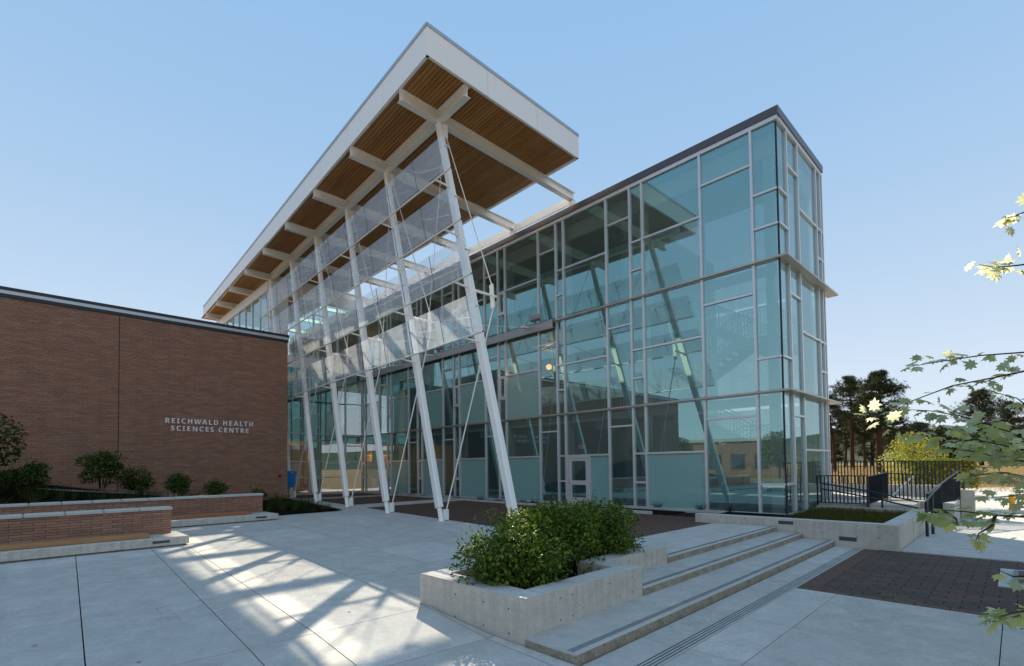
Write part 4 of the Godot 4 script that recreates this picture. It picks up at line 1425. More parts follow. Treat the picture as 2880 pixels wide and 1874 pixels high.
func leafy_shrub(called, label, group, at, rx, ry, rz, count, size, c0, c1, mesh, squareness = 0.0, lumps = 9):
	var o = thing(called, label, "shrub", Transform3D(Basis.IDENTITY, at), group)
	# stems
	var sm = MB.new()
	for i in 9:
		var e = v3(rng.randf_range(-1, 1) * rx * 0.7, ry * rng.randf_range(1.1, 1.7), rng.randf_range(-1, 1) * rz * 0.7)
		var s = v3(e.x * 0.25, -0.12, e.z * 0.25)
		sm.tube([s, s.lerp(e, 0.5) + v3(0, 0.06, 0), e], [0.014, 0.010, 0.004], 5)
	part("stems", sm, M.twig, o)
	# clumps spread through the crown, leaves on their outer parts
	var cl = []
	for i in lumps:
		var d = rand_dir(0.25)
		cl.append([v3(d.x * rx * 0.62, ry + d.y * ry * 0.60, d.z * rz * 0.62), rng.randf_range(0.36, 0.55)])
	cl.append([v3(0, ry, 0), 0.6])
	var xs = []
	var cs = []
	for i in count:
		var c = cl[rng.randi() % cl.size()]
		var d = rand_dir(0.1)
		var rr = pow(rng.randf(), 0.35)
		var p = c[0] + v3(d.x * rx, d.y * ry, d.z * rz) * c[1] * rr
		if p.y < 0.03: p.y = 0.03 + rng.randf() * 0.1
		xs.append(leaf_xf(p, d, size * rng.randf_range(0.65, 1.25)))
		var t = rng.randf()
		var col = c0.lerp(c1, t * t)
		cs.append(col)
	# wayward shoots
	for i in int(lumps * 2.2):
		var d = rand_dir(0.9)
		var p0 = v3(d.x * rx * 0.8, ry + d.y * ry * 0.8, d.z * rz * 0.8)
		for j in 7:
			var p = p0 + d * 0.032 * j * (size / 0.06) + v3(0, 0.005 * j, 0)
			xs.append(leaf_xf(p, rand_dir(0.3), size * rng.randf_range(0.5, 0.9)))
			cs.append(c0.lerp(c1, rng.randf()))
	var f = copies("foliage", mesh, M.leaf, xs, cs, o)
	return o

func grass_clump(label, group, at, h, count, spread, c0, c1):
	var o = thing("grass_clump", label, "grass", Transform3D(Basis.IDENTITY, at), group)
	var xs = []
	var cs = []
	for i in count:
		var a = rng.randf() * TAU
		var r = spread * sqrt(rng.randf()) * 0.5
		var hh = h * rng.randf_range(0.6, 1.15)
		var out = v3(cos(a), 0, sin(a))
		var lean = rng.randf_range(0.1, 0.75)
		var b = Basis(UP, atan2(out.x, out.z)) * Basis(Vector3.RIGHT, lean)
		xs.append(Transform3D(b.scaled_local(Vector3(0.28 * hh / 0.6, hh, hh * 1.2)), out * r))
		cs.append(c0.lerp(c1, rng.randf()))
	copies("blades", blade_mesh(), M.grass_blade, xs, cs, o)
	return o

func build_planter_shrubs():
	var leaf = leaf_mesh(0.62, 1.0, 0.10)
	var dk = Color(0.045, 0.090, 0.012)
	var lt = Color(0.20, 0.26, 0.03)
	var grp = "leafy shrubs in the stepped planter"
	var lab = ["rounded leafy green shrub at the sunlit end of the stepped planter", "leafy green shrub in the middle of the stepped planter", "leafy green shrub at the end of the planter beside the landing"]
	var sp = [[v3(1.12, -0.1, 0.92), 0.92, 0.56, 0.98], [v3(1.40, -0.1, 2.25), 0.88, 0.60, 0.92], [v3(1.45, -0.1, 3.55), 0.78, 0.60, 0.98]]
	for i in 3:
		var e = sp[i]
		leafy_shrub("planter_shrub", lab[i], grp, FS * e[0], e[1], e[2], e[3], 7600, 0.068, dk, lt, leaf, 0.0, 16)

func build_left_planting():
	# raised bed between the rear low wall and the brick building: the ground climbs to the left
	var bed = thing("planting_bank", "dark planted bank rising along the foot of the brick building", "planting bed", Transform3D(FW.basis, v3(-9.57, 0, -19.28)))
	# local x: along the wall to the right, z towards the camera; local origin near right end of the rear low wall
	var m = MB.new()
	var hgt = func(x, z):
		var t = clampf(-x / 9.0, 0.0, 2.0)
		return lerpf(0.0, 0.62, clampf(t, 0, 1)) + clampf((-z - 0.3) / 6.0, 0, 1) * (0.25 + 1.0 * clampf(t, 0, 1.4)) - 0.05
	var nx = 22
	var nz = 10
	for i in nx:
		for j in nz:
			var x0 = 3.4 - 21.0 * i / nx
			var x1 = 3.4 - 21.0 * (i + 1) / nx
			var z0 = -0.25 - 6.1 * j / nz
			var z1 = -0.25 - 6.1 * (j + 1) / nz
			m.quad(v3(x1, hgt.call(x1, z0), z0), v3(x0, hgt.call(x0, z0), z0), v3(x0, hgt.call(x0, z1), z1), v3(x1, hgt.call(x1, z1), z1))
	part("soil", m, M.soil, bed)
	# thin metal edging running down the bank at the foot of the wall
	pbar("edging", v3(-14.0, 1.95, -5.0), v3(-0.5, 0.52, -5.3), 0.03, 0.05, M.coping_stone, bed)
	var T = bed.transform
	var dk = Color(0.018, 0.038, 0.010)
	var lt = Color(0.055, 0.085, 0.020)
	var grp = "ornamental grasses on the bank"
	for i in 120:
		var x = rng.randf_range(-13.0, 2.6)
		var z = rng.randf_range(-4.6, -0.5)
		if x > 0.3 and z > -1.0: continue
		var h = rng.randf_range(0.35, 0.8)
		grass_clump("tuft of dark green ornamental grass on the bank behind the rear low wall", grp, T * v3(x, hgt.call(x, z), z), h, 70, 0.35, dk, lt)
	# plants at the right-hand end, beside the plaza
	for i in 26:
		var x = rng.randf_range(0.4, 6.4)
		var z = rng.randf_range(-4.6, -0.6)
		var w = T * v3(x, 0, z)
		var k = FK.affine_inverse() * w
		if k.z > -1.3: continue
		grass_clump("tuft of dark grass at the paved corner beside the end of the rear low wall", "grasses at the end of the rear low wall", v3(w.x, ground_h(k.x, k.z) + 0.01, w.z), rng.randf_range(0.35, 0.75), 80, 0.4, dk, Color(0.09, 0.075, 0.022))
	var lw = MB.new()
	lw.slab(PackedVector2Array([Vector2(11.0, -3.35), Vector2(15.3, -0.8), Vector2(17.3, -1.2), Vector2(16.9, -8.0), Vector2(11.0, -6.0)]), func(x, z): return ground_h(x, z) + 0.006, func(x, z): return ground_h(x, z) - 0.1)
	var lo = part("lawn_patch", lw, M.lawn, self)
	lo.transform = FK
	lo.set_meta("kind", "structure")
	# shrubs before the brick wall
	var leaf = leaf_mesh(0.75, 1.0, 0.10)
	var g2 = "shrubs planted along the brick building"
	# each: world x, z, base y, radii, count, label
	# photo column, row of the middle, depth, radii, count, label
	var list = [
		[285, 1318, 19.0, 0.94, 0.64, 0.75, 3000, "broad green shrub standing before the control joint of the brick wall"],
		[388, 1350, 20.0, 0.60, 0.54, 0.6, 1900, "dark green shrub on the bank left of the raised lettering"],
		[505, 1366, 20.5, 0.55, 0.50, 0.55, 1700, "dark feathery shrub on the bank below the raised lettering"],
		[605, 1378, 21.0, 0.44, 0.37, 0.44, 1200, "bright green small shrub below the end of the lettering"],
		[725, 1392, 21.5, 0.42, 0.22, 0.44, 700, "low bluish green shrub at the end of the planted bank"],
		[70, 1340, 17.0, 0.85, 0.50, 0.6, 2600, "spreading dark green shrub beside the staked young tree"]]
	for e in list:
		var cp = pix(e[0], e[1], e[2])
		leafy_shrub("wall_shrub", e[7], g2, cp - v3(0, e[4], 0), e[3], e[4], e[5], e[6], 0.085, Color(0.030, 0.065, 0.012), Color(0.12, 0.16, 0.025), leaf, 0, 9)
	# small staked tree at the left
	var o = thing("young_tree", "young staked tree with sparse dark leaves before the brick wall", "tree", Transform3D(Basis.IDENTITY, v3(-16.4, 0.75, -15.6)))
	ptube("trunk", [v3(0.1, -0.2, 0), v3(0.18, 0.9, 0), v3(0.30, 1.8, 0)], [0.05, 0.04, 0.025], M.trunk_tan, o, 7)
	var xs = []
	var cs = []
	for i in 3600:
		var d = rand_dir()
		var p = v3(-0.1, 2.0, 0.0) + v3(d.x * 1.1, d.y * 0.95, d.z * 1.0) * pow(rng.randf(), 0.5)
		if sin(p.x * 6.0 + p.y * 7.0) + sin(p.z * 8.0 - p.y * 5.0) < -0.2: continue
		xs.append(leaf_xf(p, d, 0.12 * rng.randf_range(0.6, 1.2)))
		cs.append(Color(0.02, 0.045, 0.01).lerp(Color(0.09, 0.11, 0.018), rng.randf() ** 2))
	copies("crown", leaf, M.leaf, xs, cs, o)

func build_facade_planting():
	var grp = "dark grass tufts along the glass facade"
	for i in 16:
		var x = 1.2 + 1.55 * i + rng.randf_range(-0.5, 0.5)
		var w = FC * v3(x, 0.0, -0.55)
		grass_clump("tuft of dark mondo grass in the strip at the foot of the glass facade", grp, v3(w.x, -0.04 if x > 5 else 0.10, w.z), rng.randf_range(0.22, 0.34), 90, 0.35, Color(0.008, 0.014, 0.008), Color(0.03, 0.035, 0.018))
	var s = MB.new()
	s.box(v3(3.5, -0.3, -1.0), v3(28.8, -0.05, -0.07))
	var b = thing("planting_strip", "narrow strip of dark soil between the kerb and the glass facade", "planting bed", FC)
	part("soil", s, M.soil, b)

# lobed leaf of the foreground tree
func lobed_leaf(n_lobes, w, curl):
	var m = MB.new()
	var pts = [Vector2(0, 0), Vector2(0.10, 0.16), Vector2(0.36, 0.12), Vector2(0.26, 0.34), Vector2(0.50, 0.46), Vector2(0.27, 0.58), Vector2(0.30, 0.80), Vector2(0.12, 0.76), Vector2(0.0, 1.05)]
	var ring = []
	for p in pts: ring.append(p)
	for i in range(pts.size() - 2, 0, -1): ring.append(Vector2(-pts[i].x, pts[i].y))
	var c = v3(0, 0.03, 0.45)
	for i in ring.size():
		var a = ring[i]
		var b = ring[(i + 1) % ring.size()]
		var pa = v3(a.x * w, -curl * (a.x * a.x * 1.2 + (a.y - 0.45) * (a.y - 0.45) * 0.7) + 0.03, a.y)
		var pb = v3(b.x * w, -curl * (b.x * b.x * 1.2 + (b.y - 0.45) * (b.y - 0.45) * 0.7) + 0.03, b.y)
		m.tri(c, pb, pa)
	for i in m.n.size(): if m.n[i].y < 0: m.n[i] = -m.n[i]
	return m.mesh()

func pix(px, py, depth):
	# a photo pixel (2880 wide) to a point at a given depth from the camera plane
	var d = v3((px - 1440.0) / 1415.43, -(py - 1269.15) / 1415.43, -1.0)
	d = Basis(Vector3.RIGHT, 0.0307428) * Basis(Vector3.BACK, -0.01256) * d
	return v3(0, 1.72, 0) + d * depth

func build_foreground_tree():
	var base = v3(8.6, LOW, -5.2)
	var o = thing("maple_tree", "young tree with lobed yellow-green leaves reaching in beside the paver field", "tree", Transform3D(Basis.IDENTITY, base))
	var inv = -base
	ptube("trunk", [v3(0, 0, 0), v3(0.03, 1.2, 0.02), v3(-0.02, 2.6, 0.0), v3(0.02, 4.2, 0.05), v3(0, 6.0, 0)], [0.11, 0.09, 0.075, 0.055, 0.02], M.bark, o, 10)
	var br = [
		[[[2900, 990], [2760, 1000], [2640, 1018], [2560, 1032]], 5.8, 26],
		[[[2900, 1040], [2800, 1062], [2680, 1085], [2560, 1130], [2510, 1160]], 5.6, 30],
		[[[2900, 1275], [2800, 1245], [2700, 1238], [2620, 1222], [2500, 1195], [2400, 1150]], 5.4, 46],
		[[[2900, 1210], [2790, 1195], [2700, 1170], [2610, 1155], [2480, 1150]], 5.9, 40],
		[[[2900, 1290], [2860, 1262], [2760, 1240], [2690, 1200]], 5.0, 36],
		[[[2900, 1345], [2830, 1330], [2760, 1335], [2700, 1350]], 5.5, 26],
		[[[2900, 1455], [2800, 1450], [2720, 1440], [2650, 1435], [2600, 1450]], 4.9, 40],
		[[[2800, 1450], [2790, 1480], [2755, 1500], [2745, 1520]], 4.9, 12],
		[[[2650, 1435], [2690, 1460], [2695, 1480]], 4.9, 8],
		[[[2900, 590], [2860, 605], [2825, 628]], 5.2, 9],
		[[[2900, 742], [2850, 748], [2800, 752], [2755, 745]], 5.2, 18],
		[[[2900, 1622], [2850, 1622], [2810, 1605]], 4.3, 6],
		[[[2900, 1715], [2850, 1725], [2810, 1735]], 4.0, 16],
		[[[2900, 1765], [2870, 1770]], 4.0, 5],
		[[[2900, 1390], [2850, 1395], [2790, 1400]], 5.2, 12],
		[[[2900, 1150], [2860, 1120], [2800, 1105]], 6.2, 14],
		[[[2900, 1245], [2840, 1215], [2760, 1190], [2700, 1215]], 5.6, 34],
		[[[2900, 1300], [2820, 1290], [2740, 1270], [2660, 1262]], 5.2, 34]]
	var lm = [lobed_leaf(5, 1.0, 0.5), lobed_leaf(5, 0.85, 0.8), lobed_leaf(5, 1.1, 0.3)]
	var named = 0
	var rest = []
	var bi = 0
	for b in br:
		var pts = []
		for q in b[0]: pts.append(pix(q[0], q[1], b[1] + rng.randf_range(-0.1, 0.1)) + inv)
		var root = pts[0]
		var tr = v3(0.0, clampf(root.y - 0.5, 0.8, 5.5), 0.0)
		var path = [tr, tr.lerp(root, 0.5) + v3(0, 0.06, 0)] + pts if pts[0].x > -1e9 and b[0][0][0] == 2900 else pts
		var rad = []
		for i in path.size(): rad.append(lerpf(0.016, 0.003, float(i) / (path.size() - 1)))
		ptube("branch", path, rad, M.twig, o, 6)
		for i in b[2]:
			var t = rng.randf_range(0.0, 1.0) * (pts.size() - 1)
			var k = mini(int(t), pts.size() - 2)
			var p = pts[k].lerp(pts[k + 1], t - k)
			var d = (v3(rng.randfn(), rng.randfn() * 0.6, rng.randfn()) + (pts[k + 1] - pts[k]).normalized() * 0.7).normalized()
			var at = p + d * rng.randf_range(0.01, 0.07)
			var s = rng.randf_range(0.10, 0.165)
			var f = (d + v3(0, -0.25, 0)).normalized()
			var u = v3(rng.randfn() * 0.45, 1, rng.randfn() * 0.45)
			var x = u.cross(f).normalized()
			u = f.cross(x).normalized()
			var xf = Transform3D(Basis(x, u, f).scaled_local(Vector3.ONE * s), at)
			var mi = [0, 0, 1, 1, 2, 2, 3, 3, 3, 4][rng.randi() % 10]
			if mi == 4 and rng.randf() < 0.6: mi = 1
			if named < 300:
				part("leaf", lm[rng.randi() % 3], M["tree_leaf_%d" % mi], o, xf)
				named += 1
			else: rest.append(xf)
		bi += 1
	# the crown above and to the right, out of the picture, throws the tree's shade
	for i in 5200:
		var d = rand_dir()
		var p = v3(0.6, 3.9, -0.2) + v3(d.x * 2.2, d.y * 2.1, d.z * 2.2) * pow(rng.randf(), 0.45)
		var w = p + base
		if w.x < -w.z * 1.05 + 0.3: continue
		rest.append(leaf_xf(p, d, rng.randf_range(0.08, 0.135)))
	var lv = copies("foliage", lm[0], M.tree_leaf_1, rest, [], o)
	lv.set_meta("kind", "stuff")

func pine(at, h, crown_from, spread, trunk_r, dens, label, lean = 0.0):
	var o = thing("pine_tree", label, "tree", Transform3D(Basis.IDENTITY, at), "pines on the slope beyond the ramp")
	var tp = []
	var tr = []
	for i in 7:
		var t = i / 6.0
		tp.append(v3(lean * t * h + 0.15 * sin(t * 5.0 + at.x), t * h, 0.1 * sin(t * 4.0)))
		tr.append(lerpf(trunk_r, trunk_r * 0.15, t))
	ptube("trunk", tp, tr, M.bark, o, 8)
	var lm = MB.new()
	var xs = []
	var cs = []
	var n = int(dens)
	for i in n:
		var t = crown_from + (1.0 - crown_from) * pow(rng.randf(), 0.85)
		var c = tp[int(t * 5.99)].lerp(tp[mini(int(t * 5.99) + 1, 6)], t * 5.99 - int(t * 5.99))
		var a = rng.randf() * TAU
		var prof = sin(PI * clampf((t - crown_from) / (1.02 - crown_from) * 0.8 + 0.16, 0, 1))
		var l = spread * prof * rng.randf_range(0.45, 1.1)
		var e = c + v3(cos(a) * l, l * rng.randf_range(0.05, 0.45), sin(a) * l)
		lm.tube([c, c.lerp(e, 0.6) + v3(0, -0.06 * l, 0), e], [0.05, 0.03, 0.012], 4, false)
		for j in 15:
			var p = c.lerp(e, rng.randf_range(0.45, 1.05)) + v3(rng.randfn(), rng.randfn() * 0.6, rng.randfn()) * 0.24 * (0.4 + l * 0.3)
			xs.append(Transform3D(Basis.from_euler(v3(rng.randf() * TAU, rng.randf() * TAU, rng.randf() * TAU)).scaled(Vector3.ONE * rng.randf_range(0.30, 0.55)), p))
			var k = rng.randf()
			cs.append(Color(0.030, 0.042, 0.018).lerp(Color(0.085, 0.088, 0.034), k * k))
	part("limbs", lm, M.bark, o)
	copies("crown", tuft, M.needle, xs, cs, o)

var tuft = null
func make_tuft():
	var m = MB.new()
	for i in 9:
		var d = rand_dir(0.5)
		var s = d.cross(rand_dir()).normalized() * 0.055
		m.tri(-s, s, d * rng.randf_range(0.7, 1.0))
	return m.mesh()

func build_background():
	tuft = make_tuft()
	# dry grass slope
	var sl = MB.new()
	var hh = func(x, z):
		var t = clampf((-z - 34.0) / 60.0, 0, 1)
		return -0.6 + 1.5 * smoothstep(0.0, 0.5, t) + 0.3 * sin(x * 0.13) * t
	for i in 24:
		for j in 16:
			var x0 = 14.0 + 5.0 * i
			var z0 = -34.0 - 5.0 * j
			var q = [v3(x0, hh.call(x0, z0), z0), v3(x0 + 5, hh.call(x0 + 5, z0), z0), v3(x0 + 5, hh.call(x0 + 5, z0 - 5), z0 - 5), v3(x0, hh.call(x0, z0 - 5), z0 - 5)]
			sl.quad(q[0], q[1], q[2], q[3])
	var so = part("grass_slope", sl, M.dry_grass, self)
	so.set_meta("kind", "structure")
	var xs = []
	var cs = []
	for i in 9000:
		var x = rng.randf_range(16, 48)
		var z = -34.0 - 34.0 * pow(rng.randf(), 1.3)
		xs.append(blade_xf(v3(x, hh.call(x, z), z), rng.randf_range(0.3, 0.75), 0.5))
		cs.append(Color(0.36, 0.25, 0.10).lerp(Color(0.5, 0.38, 0.18), rng.randf()))
	var dg = copies("dry_grass", blade_mesh(), M.grass_blade, xs, cs, self)
	tag(dg, "tall dry straw-coloured grass on the slope below the pines", "grass", "", "stuff")
	# pines: pixel column, depth, top pixel row, crown start, spread, trunk radius
	var ps = [
		[2350, 58, 1105, 0.42, 2.4, 0.22, 90, "slender pine with a thin leaning trunk nearest the glass corner", -0.10],
		[2402, 62, 1062, 0.45, 2.8, 0.26, 110, "tall pine with an open ragged crown beside the thick-trunked pine", -0.03],
		[2478, 56, 1046, 0.40, 2.7, 0.42, 150, "tallest thick-trunked pine with a dense dark crown", 0.0],
		[2432, 66, 1120, 0.35, 2.2, 0.2, 80, "medium pine standing between the two tallest pines", 0.02],
		[2378, 75, 1160, 0.3, 2.4, 0.22, 80, "shorter pine with reddish lower branches behind the leaning pine", 0.0],
		[2520, 72, 1150, 0.25, 2.6, 0.2, 90, "leaning slim pine right of the thick-trunked pine", -0.06],
		[2452, 80, 1180, 0.1, 3.0, 0.22, 110, "low bushy pine filling the gap behind the trunks", 0.0],
		[2345, 82, 1210, 0.1, 2.6, 0.2, 80, "small dense pine seen behind the glass corner", 0.0],
		[2760, 70, 1100, 0.25, 3.4, 0.3, 150, "broad pine rising above the hedge end", 0.0],
		[2590, 85, 1190, 0.1, 3.4, 0.22, 120, "bushy pine behind the yellow-green tree", 0.0],
		[2660, 80, 1200, 0.08, 3.2, 0.22, 120, "low bushy pine behind the hedge", 0.0],
		[2850, 64, 1135, 0.1, 3.6, 0.3, 150, "dark pine beyond the road at the edge of the stand", 0.0],
		[2960, 66, 1100, 0.1, 3.6, 0.3, 130, "dark wide pine further along the road", 0.0],
		[2300, 90, 1180, 0.1, 3.2, 0.22, 90, "bushy pine half hidden behind the glass corner", 0.0],
		[2545, 90, 1205, 0.05, 3.6, 0.2, 110, "far bushy pine deep in the stand", 0.0],
		[2700, 95, 1215, 0.05, 3.8, 0.2, 110, "far low pine beyond the hedge top", 0.0],
		[3200, 60, 1080, 0.2, 3.4, 0.3, 110, "tall pine by the road well to the right of the hedge", 0.0]]
	for e in ps:
		var g = pix(e[0], 1312.0, e[1])
		var top = pix(e[0], e[2], e[1])
		var gy = hh.call(g.x, g.z)
		pine(v3(g.x, gy, g.z), top.y - gy, e[3], e[4], e[5], e[6], e[7], e[8])
	# yellow-green tree and hedge
	var leaf = leaf_mesh(0.7, 1.0, 0.1)
	var yg = pix(2570, 1330, 34.0)
	var o = thing("golden_tree", "bright yellow-green backlit small tree behind the dark railing", "tree", Transform3D(Basis.IDENTITY, v3(yg.x, -0.4, yg.z)))
	ptube("trunk", [v3(0, 0, 0), v3(0.05, 1.4, 0), v3(0, 3.4, 0)], [0.09, 0.07, 0.02], M.bark, o, 7)
	xs = []
	cs = []
	for i in 5200:
		var d = rand_dir(0.1)
		var rr = pow(rng.randf(), 0.5)
		var p = v3(0, 2.3, 0) + v3(d.x * 1.9, d.y * 1.9, d.z * 1.8) * rr
		p.x *= clampf(1.25 - (p.y - 1.5) * 0.28, 0.2, 1.3)
		if sin(p.x * 4.0 + p.y * 3.0) + sin(p.y * 5.0 - p.z * 4.0) < -0.7: continue
		xs.append(leaf_xf(p, d, rng.randf_range(0.09, 0.17)))
		cs.append(Color(0.26, 0.26, 0.03).lerp(Color(0.42, 0.40, 0.06), rng.randf()))
	copies("crown", leaf, M.leaf, xs, cs, o)
	var ha = pix(2545, 1400, 24.0)
	var hb = pix(2720, 1400, 24.0)
	var hd = (hb - ha).normalized()
	hd.y = 0
	hd = hd.normalized()
	var he = thing("hedge", "clipped yellow-green hedge behind the dark ramp railing", "hedge", Transform3D(Basis(hd, UP, v3(-hd.z, 0, hd.x)), v3(ha.x, 0.45, ha.z)))
	xs = []
	cs = []
	var hl = (hb - ha).length()
	for i in 9000:
		var p = v3(rng.randf_range(0, hl), rng.randf_range(0.0, 1.25), rng.randf_range(-0.6, 0.6))
		if rng.randf() < 0.75:
			if rng.randf() < 0.6: p.z = 0.6 + rng.randfn() * 0.05
			else: p.y = 1.25 + rng.randfn() * 0.06
		xs.append(leaf_xf(p, v3(0, 0.3, 1), rng.randf_range(0.06, 0.12)))
		cs.append(Color(0.10, 0.12, 0.012).lerp(Color(0.26, 0.26, 0.02), rng.randf()))
	copies("foliage", leaf, M.leaf, xs, cs, he)
	var hs = MB.new()
	for i in 8: hs.tube([v3(0.2 + hl * i / 8.0, -0.4, 0), v3(0.25 + hl * i / 8.0, 1.0, 0.05)], 0.015, 5)
	part("stems", hs, M.twig, he)
	# road and pavement far right
	var rd = MB.new()
	var ra = pix(2560, 1385, 40.0)
	rd.quad(v3(20, -0.52, -30), v3(90, -0.52, -8), v3(96, -0.52, -22), v3(22, -0.52, -44))
	var ro = part("road", rd, M.asphalt, self)
	ro.set_meta("kind", "structure")
	var wk = MB.new()
	wk.box(v3(14.0, -0.6, -24), v3(60, -0.44, -14))
	var wo = part("far_pavement", wk, M.concrete_paving, self)
	wo.transform = Transform3D(Basis(UP, 0.3), v3(-1.5, 0, -3.0))
	wo.set_meta("kind", "structure")
	# yellow hydrant by the road
	var hy = pix(2845, 1372, 22.0)
	var hyd = thing("fire_hydrant", "yellow fire hydrant beyond the branches near the road", "hydrant", Transform3D(Basis.IDENTITY, v3(hy.x, -0.44, hy.z)))
	ptube("barrel", [v3(0, 0, 0), v3(0, 0.05, 0), v3(0, 0.06, 0), v3(0, 0.55, 0), v3(0, 0.60, 0), v3(0, 0.68, 0)], [0.15, 0.15, 0.10, 0.10, 0.13, 0.05], M.yellow, hyd, 12)
	ptube("outlet", [v3(-0.17, 0.42, 0), v3(0.17, 0.42, 0)], 0.05, M.yellow, hyd, 8)
	# far hills all round
	for q in [[1500.0, 70.0, 21], [2300.0, 150.0, 22]]:
		var hm = MB.new()
		var f = FastNoiseLite.new()
		f.seed = q[2]
		f.frequency = 0.9
		var K = 96
		for i in K:
			var pr = []
			for w in 2:
				var a = TAU * (i + w) / K
				var d = v3(cos(a), 0, sin(a))
				var y = q[1] * (0.75 + 0.6 * f.get_noise_2d(cos(a) * 2.0, sin(a) * 2.0))
				pr.append([d * q[0] - v3(0, 3, 0), d * (q[0] + 350.0) + v3(0, y, 0)])
			hm.quad(pr[1][0], pr[0][0], pr[0][1], pr[1][1])
		var ho = part("hills", hm, M.hill, self) if q[2] == 21 else part("far_hills", hm, M.hill, self)
		ho.set_meta("kind", "structure")

func build_ramp():
	# ramp and terrace beyond the long planter, in the steps frame
	var o = thing("concrete_ramp", "concrete ramp and terrace slabs behind the long planter", "ramp", FS)
	pbox("terrace", v3(-1.7, -0.7, 16.42), v3(1.0, 0.28, 18.6), M.concrete_wall, o)
	var m = MB.new()
	m.hexa([v3(-2.6, -0.75, 21.2), v3(6.0, -0.75, 21.2), v3(6.0, -0.75, 18.62), v3(-2.6, -0.75, 18.62), v3(-2.6, 0.25, 21.2), v3(6.0, 0.75, 21.2), v3(6.0, 0.75, 18.62), v3(-2.6, 0.25, 18.62)])
	part("ramp_slab", m, M.concrete_paving, o)
	pbox("end_block", v3(-2.6, -0.7, 21.22), v3(6.0, 0.78, 21.6), M.concrete_wall, o)
	pbox("pier", v3(-3.0, -0.7, 21.0), v3(-2.62, 0.62, 21.62), M.concrete_wall, o)
	pbox("flank_wall", v3(-2.1, -0.7, 16.42), v3(-1.72, 0.05, 21.2), M.concrete_wall, o)
	var lab = ["dark steel picket railing along the terrace edge beside the glass corner", "dark steel picket railing along the upper end of the ramp before the hedge", "dark steel picket railing closing the terrace, seen almost edge-on", "dark sloping picket railing with a bright handrail beside the pavement"]
	var runs = [
		[v3(0.95, 0.2, 16.3), v3(-0.55, 0.2, 16.3), 1.05],
		[v3(5.0, 0.78, 21.4), v3(-2.7, 0.62, 21.4), 1.08],
		[v3(-0.55, 0.2, 16.35), v3(-0.75, 0.3, 18.6), 1.02],
		[v3(-2.05, -0.40, 16.9), v3(-2.6, 0.30, 21.0), 1.05]]
	for i in 4:
		var r = runs[i]
		railing(lab[i], r[0], r[1], r[2])
	railing("dark steel picket railing turning along the middle of the ramp", v3(-0.75, 0.3, 18.62), v3(-2.0, 0.22, 19.0), 1.0)
	railing("dark picket railing on the far side of the terrace beside the glass", v3(1.2, 0.3, 18.6), v3(5.5, 0.72, 18.7), 1.05)
	# two handrails sloping down in front
	var h = thing("ramp_handrail", "pair of dark sloping handrail tubes descending in front of the terrace", "handrail", FS)
	for y in [0.0, -0.2]:
		ptube("rail", [v3(0.8, 0.98 + y, 16.25), v3(-0.55, 0.74 + y, 16.25), v3(-1.9, 0.42 + y, 16.25)], 0.026, M.dark_steel, h, 8)
	for q in [[-0.55, 0.75], [-0.95, 0.65]]:
		ptube("post", [v3(q[0], 0.18, 16.25), v3(q[0], q[1], 16.25)], 0.03, M.dark_steel, h, 8)
	var s = thing("stair_handrail", "bright stainless handrail sloping up across the ramp", "handrail", FS)
	ptube("rail", [v3(-0.9, 0.32, 17.4), v3(-1.3, 1.15, 20.4)], 0.024, M.stainless, s, 8)
	ptube("post", [v3(-1.3, 0.26, 20.4), v3(-1.3, 1.15, 20.4)], 0.02, M.stainless, s, 8)
	for x in [-2.15, -2.15]:
		pass
	var p = thing("gate_post", "pair of dark steel posts standing at the end of the planter side wall", "post", FS)
	ptube("post", [v3(-2.28, LOW, 14.35), v3(-2.28, 0.55, 14.35)], 0.04, M.dark_steel, p, 8)
	ptube("post", [v3(-2.34, LOW, 15.1), v3(-2.34, 0.75, 15.1)], 0.04, M.dark_steel, p, 8)
	ptube("rail", [v3(-2.28, 0.55, 14.35), v3(-2.34, 0.75, 15.1), v3(-2.4, 0.95, 16.9)], 0.026, M.dark_steel, p, 8)

func railing(label, a, b, h):
	var o = thing("picket_railing", label, "railing", FS, "dark picket railings of the ramp")
	var n = int((b - a).length() / 0.115)
	pbar("top_rail", a + v3(0, h, 0), b + v3(0, h, 0), 0.05, 0.035, M.dark_steel, o)
	pbar("bottom_rail", a + v3(0, 0.1, 0), b + v3(0, 0.1, 0), 0.04, 0.03, M.dark_steel, o)
	for i in n + 1:
		var p = a.lerp(b, float(i) / n)
		if i % 14 == 0 or i == n: pbar("post", p, p + v3(0, h, 0), 0.05, 0.05, M.dark_steel, o, v3(1, 0, 0))
		else: pbar("picket", p + v3(0, 0.1, 0), p + v3(0, h, 0), 0.016, 0.04, M.dark_steel, o, v3(1, 0, 0))

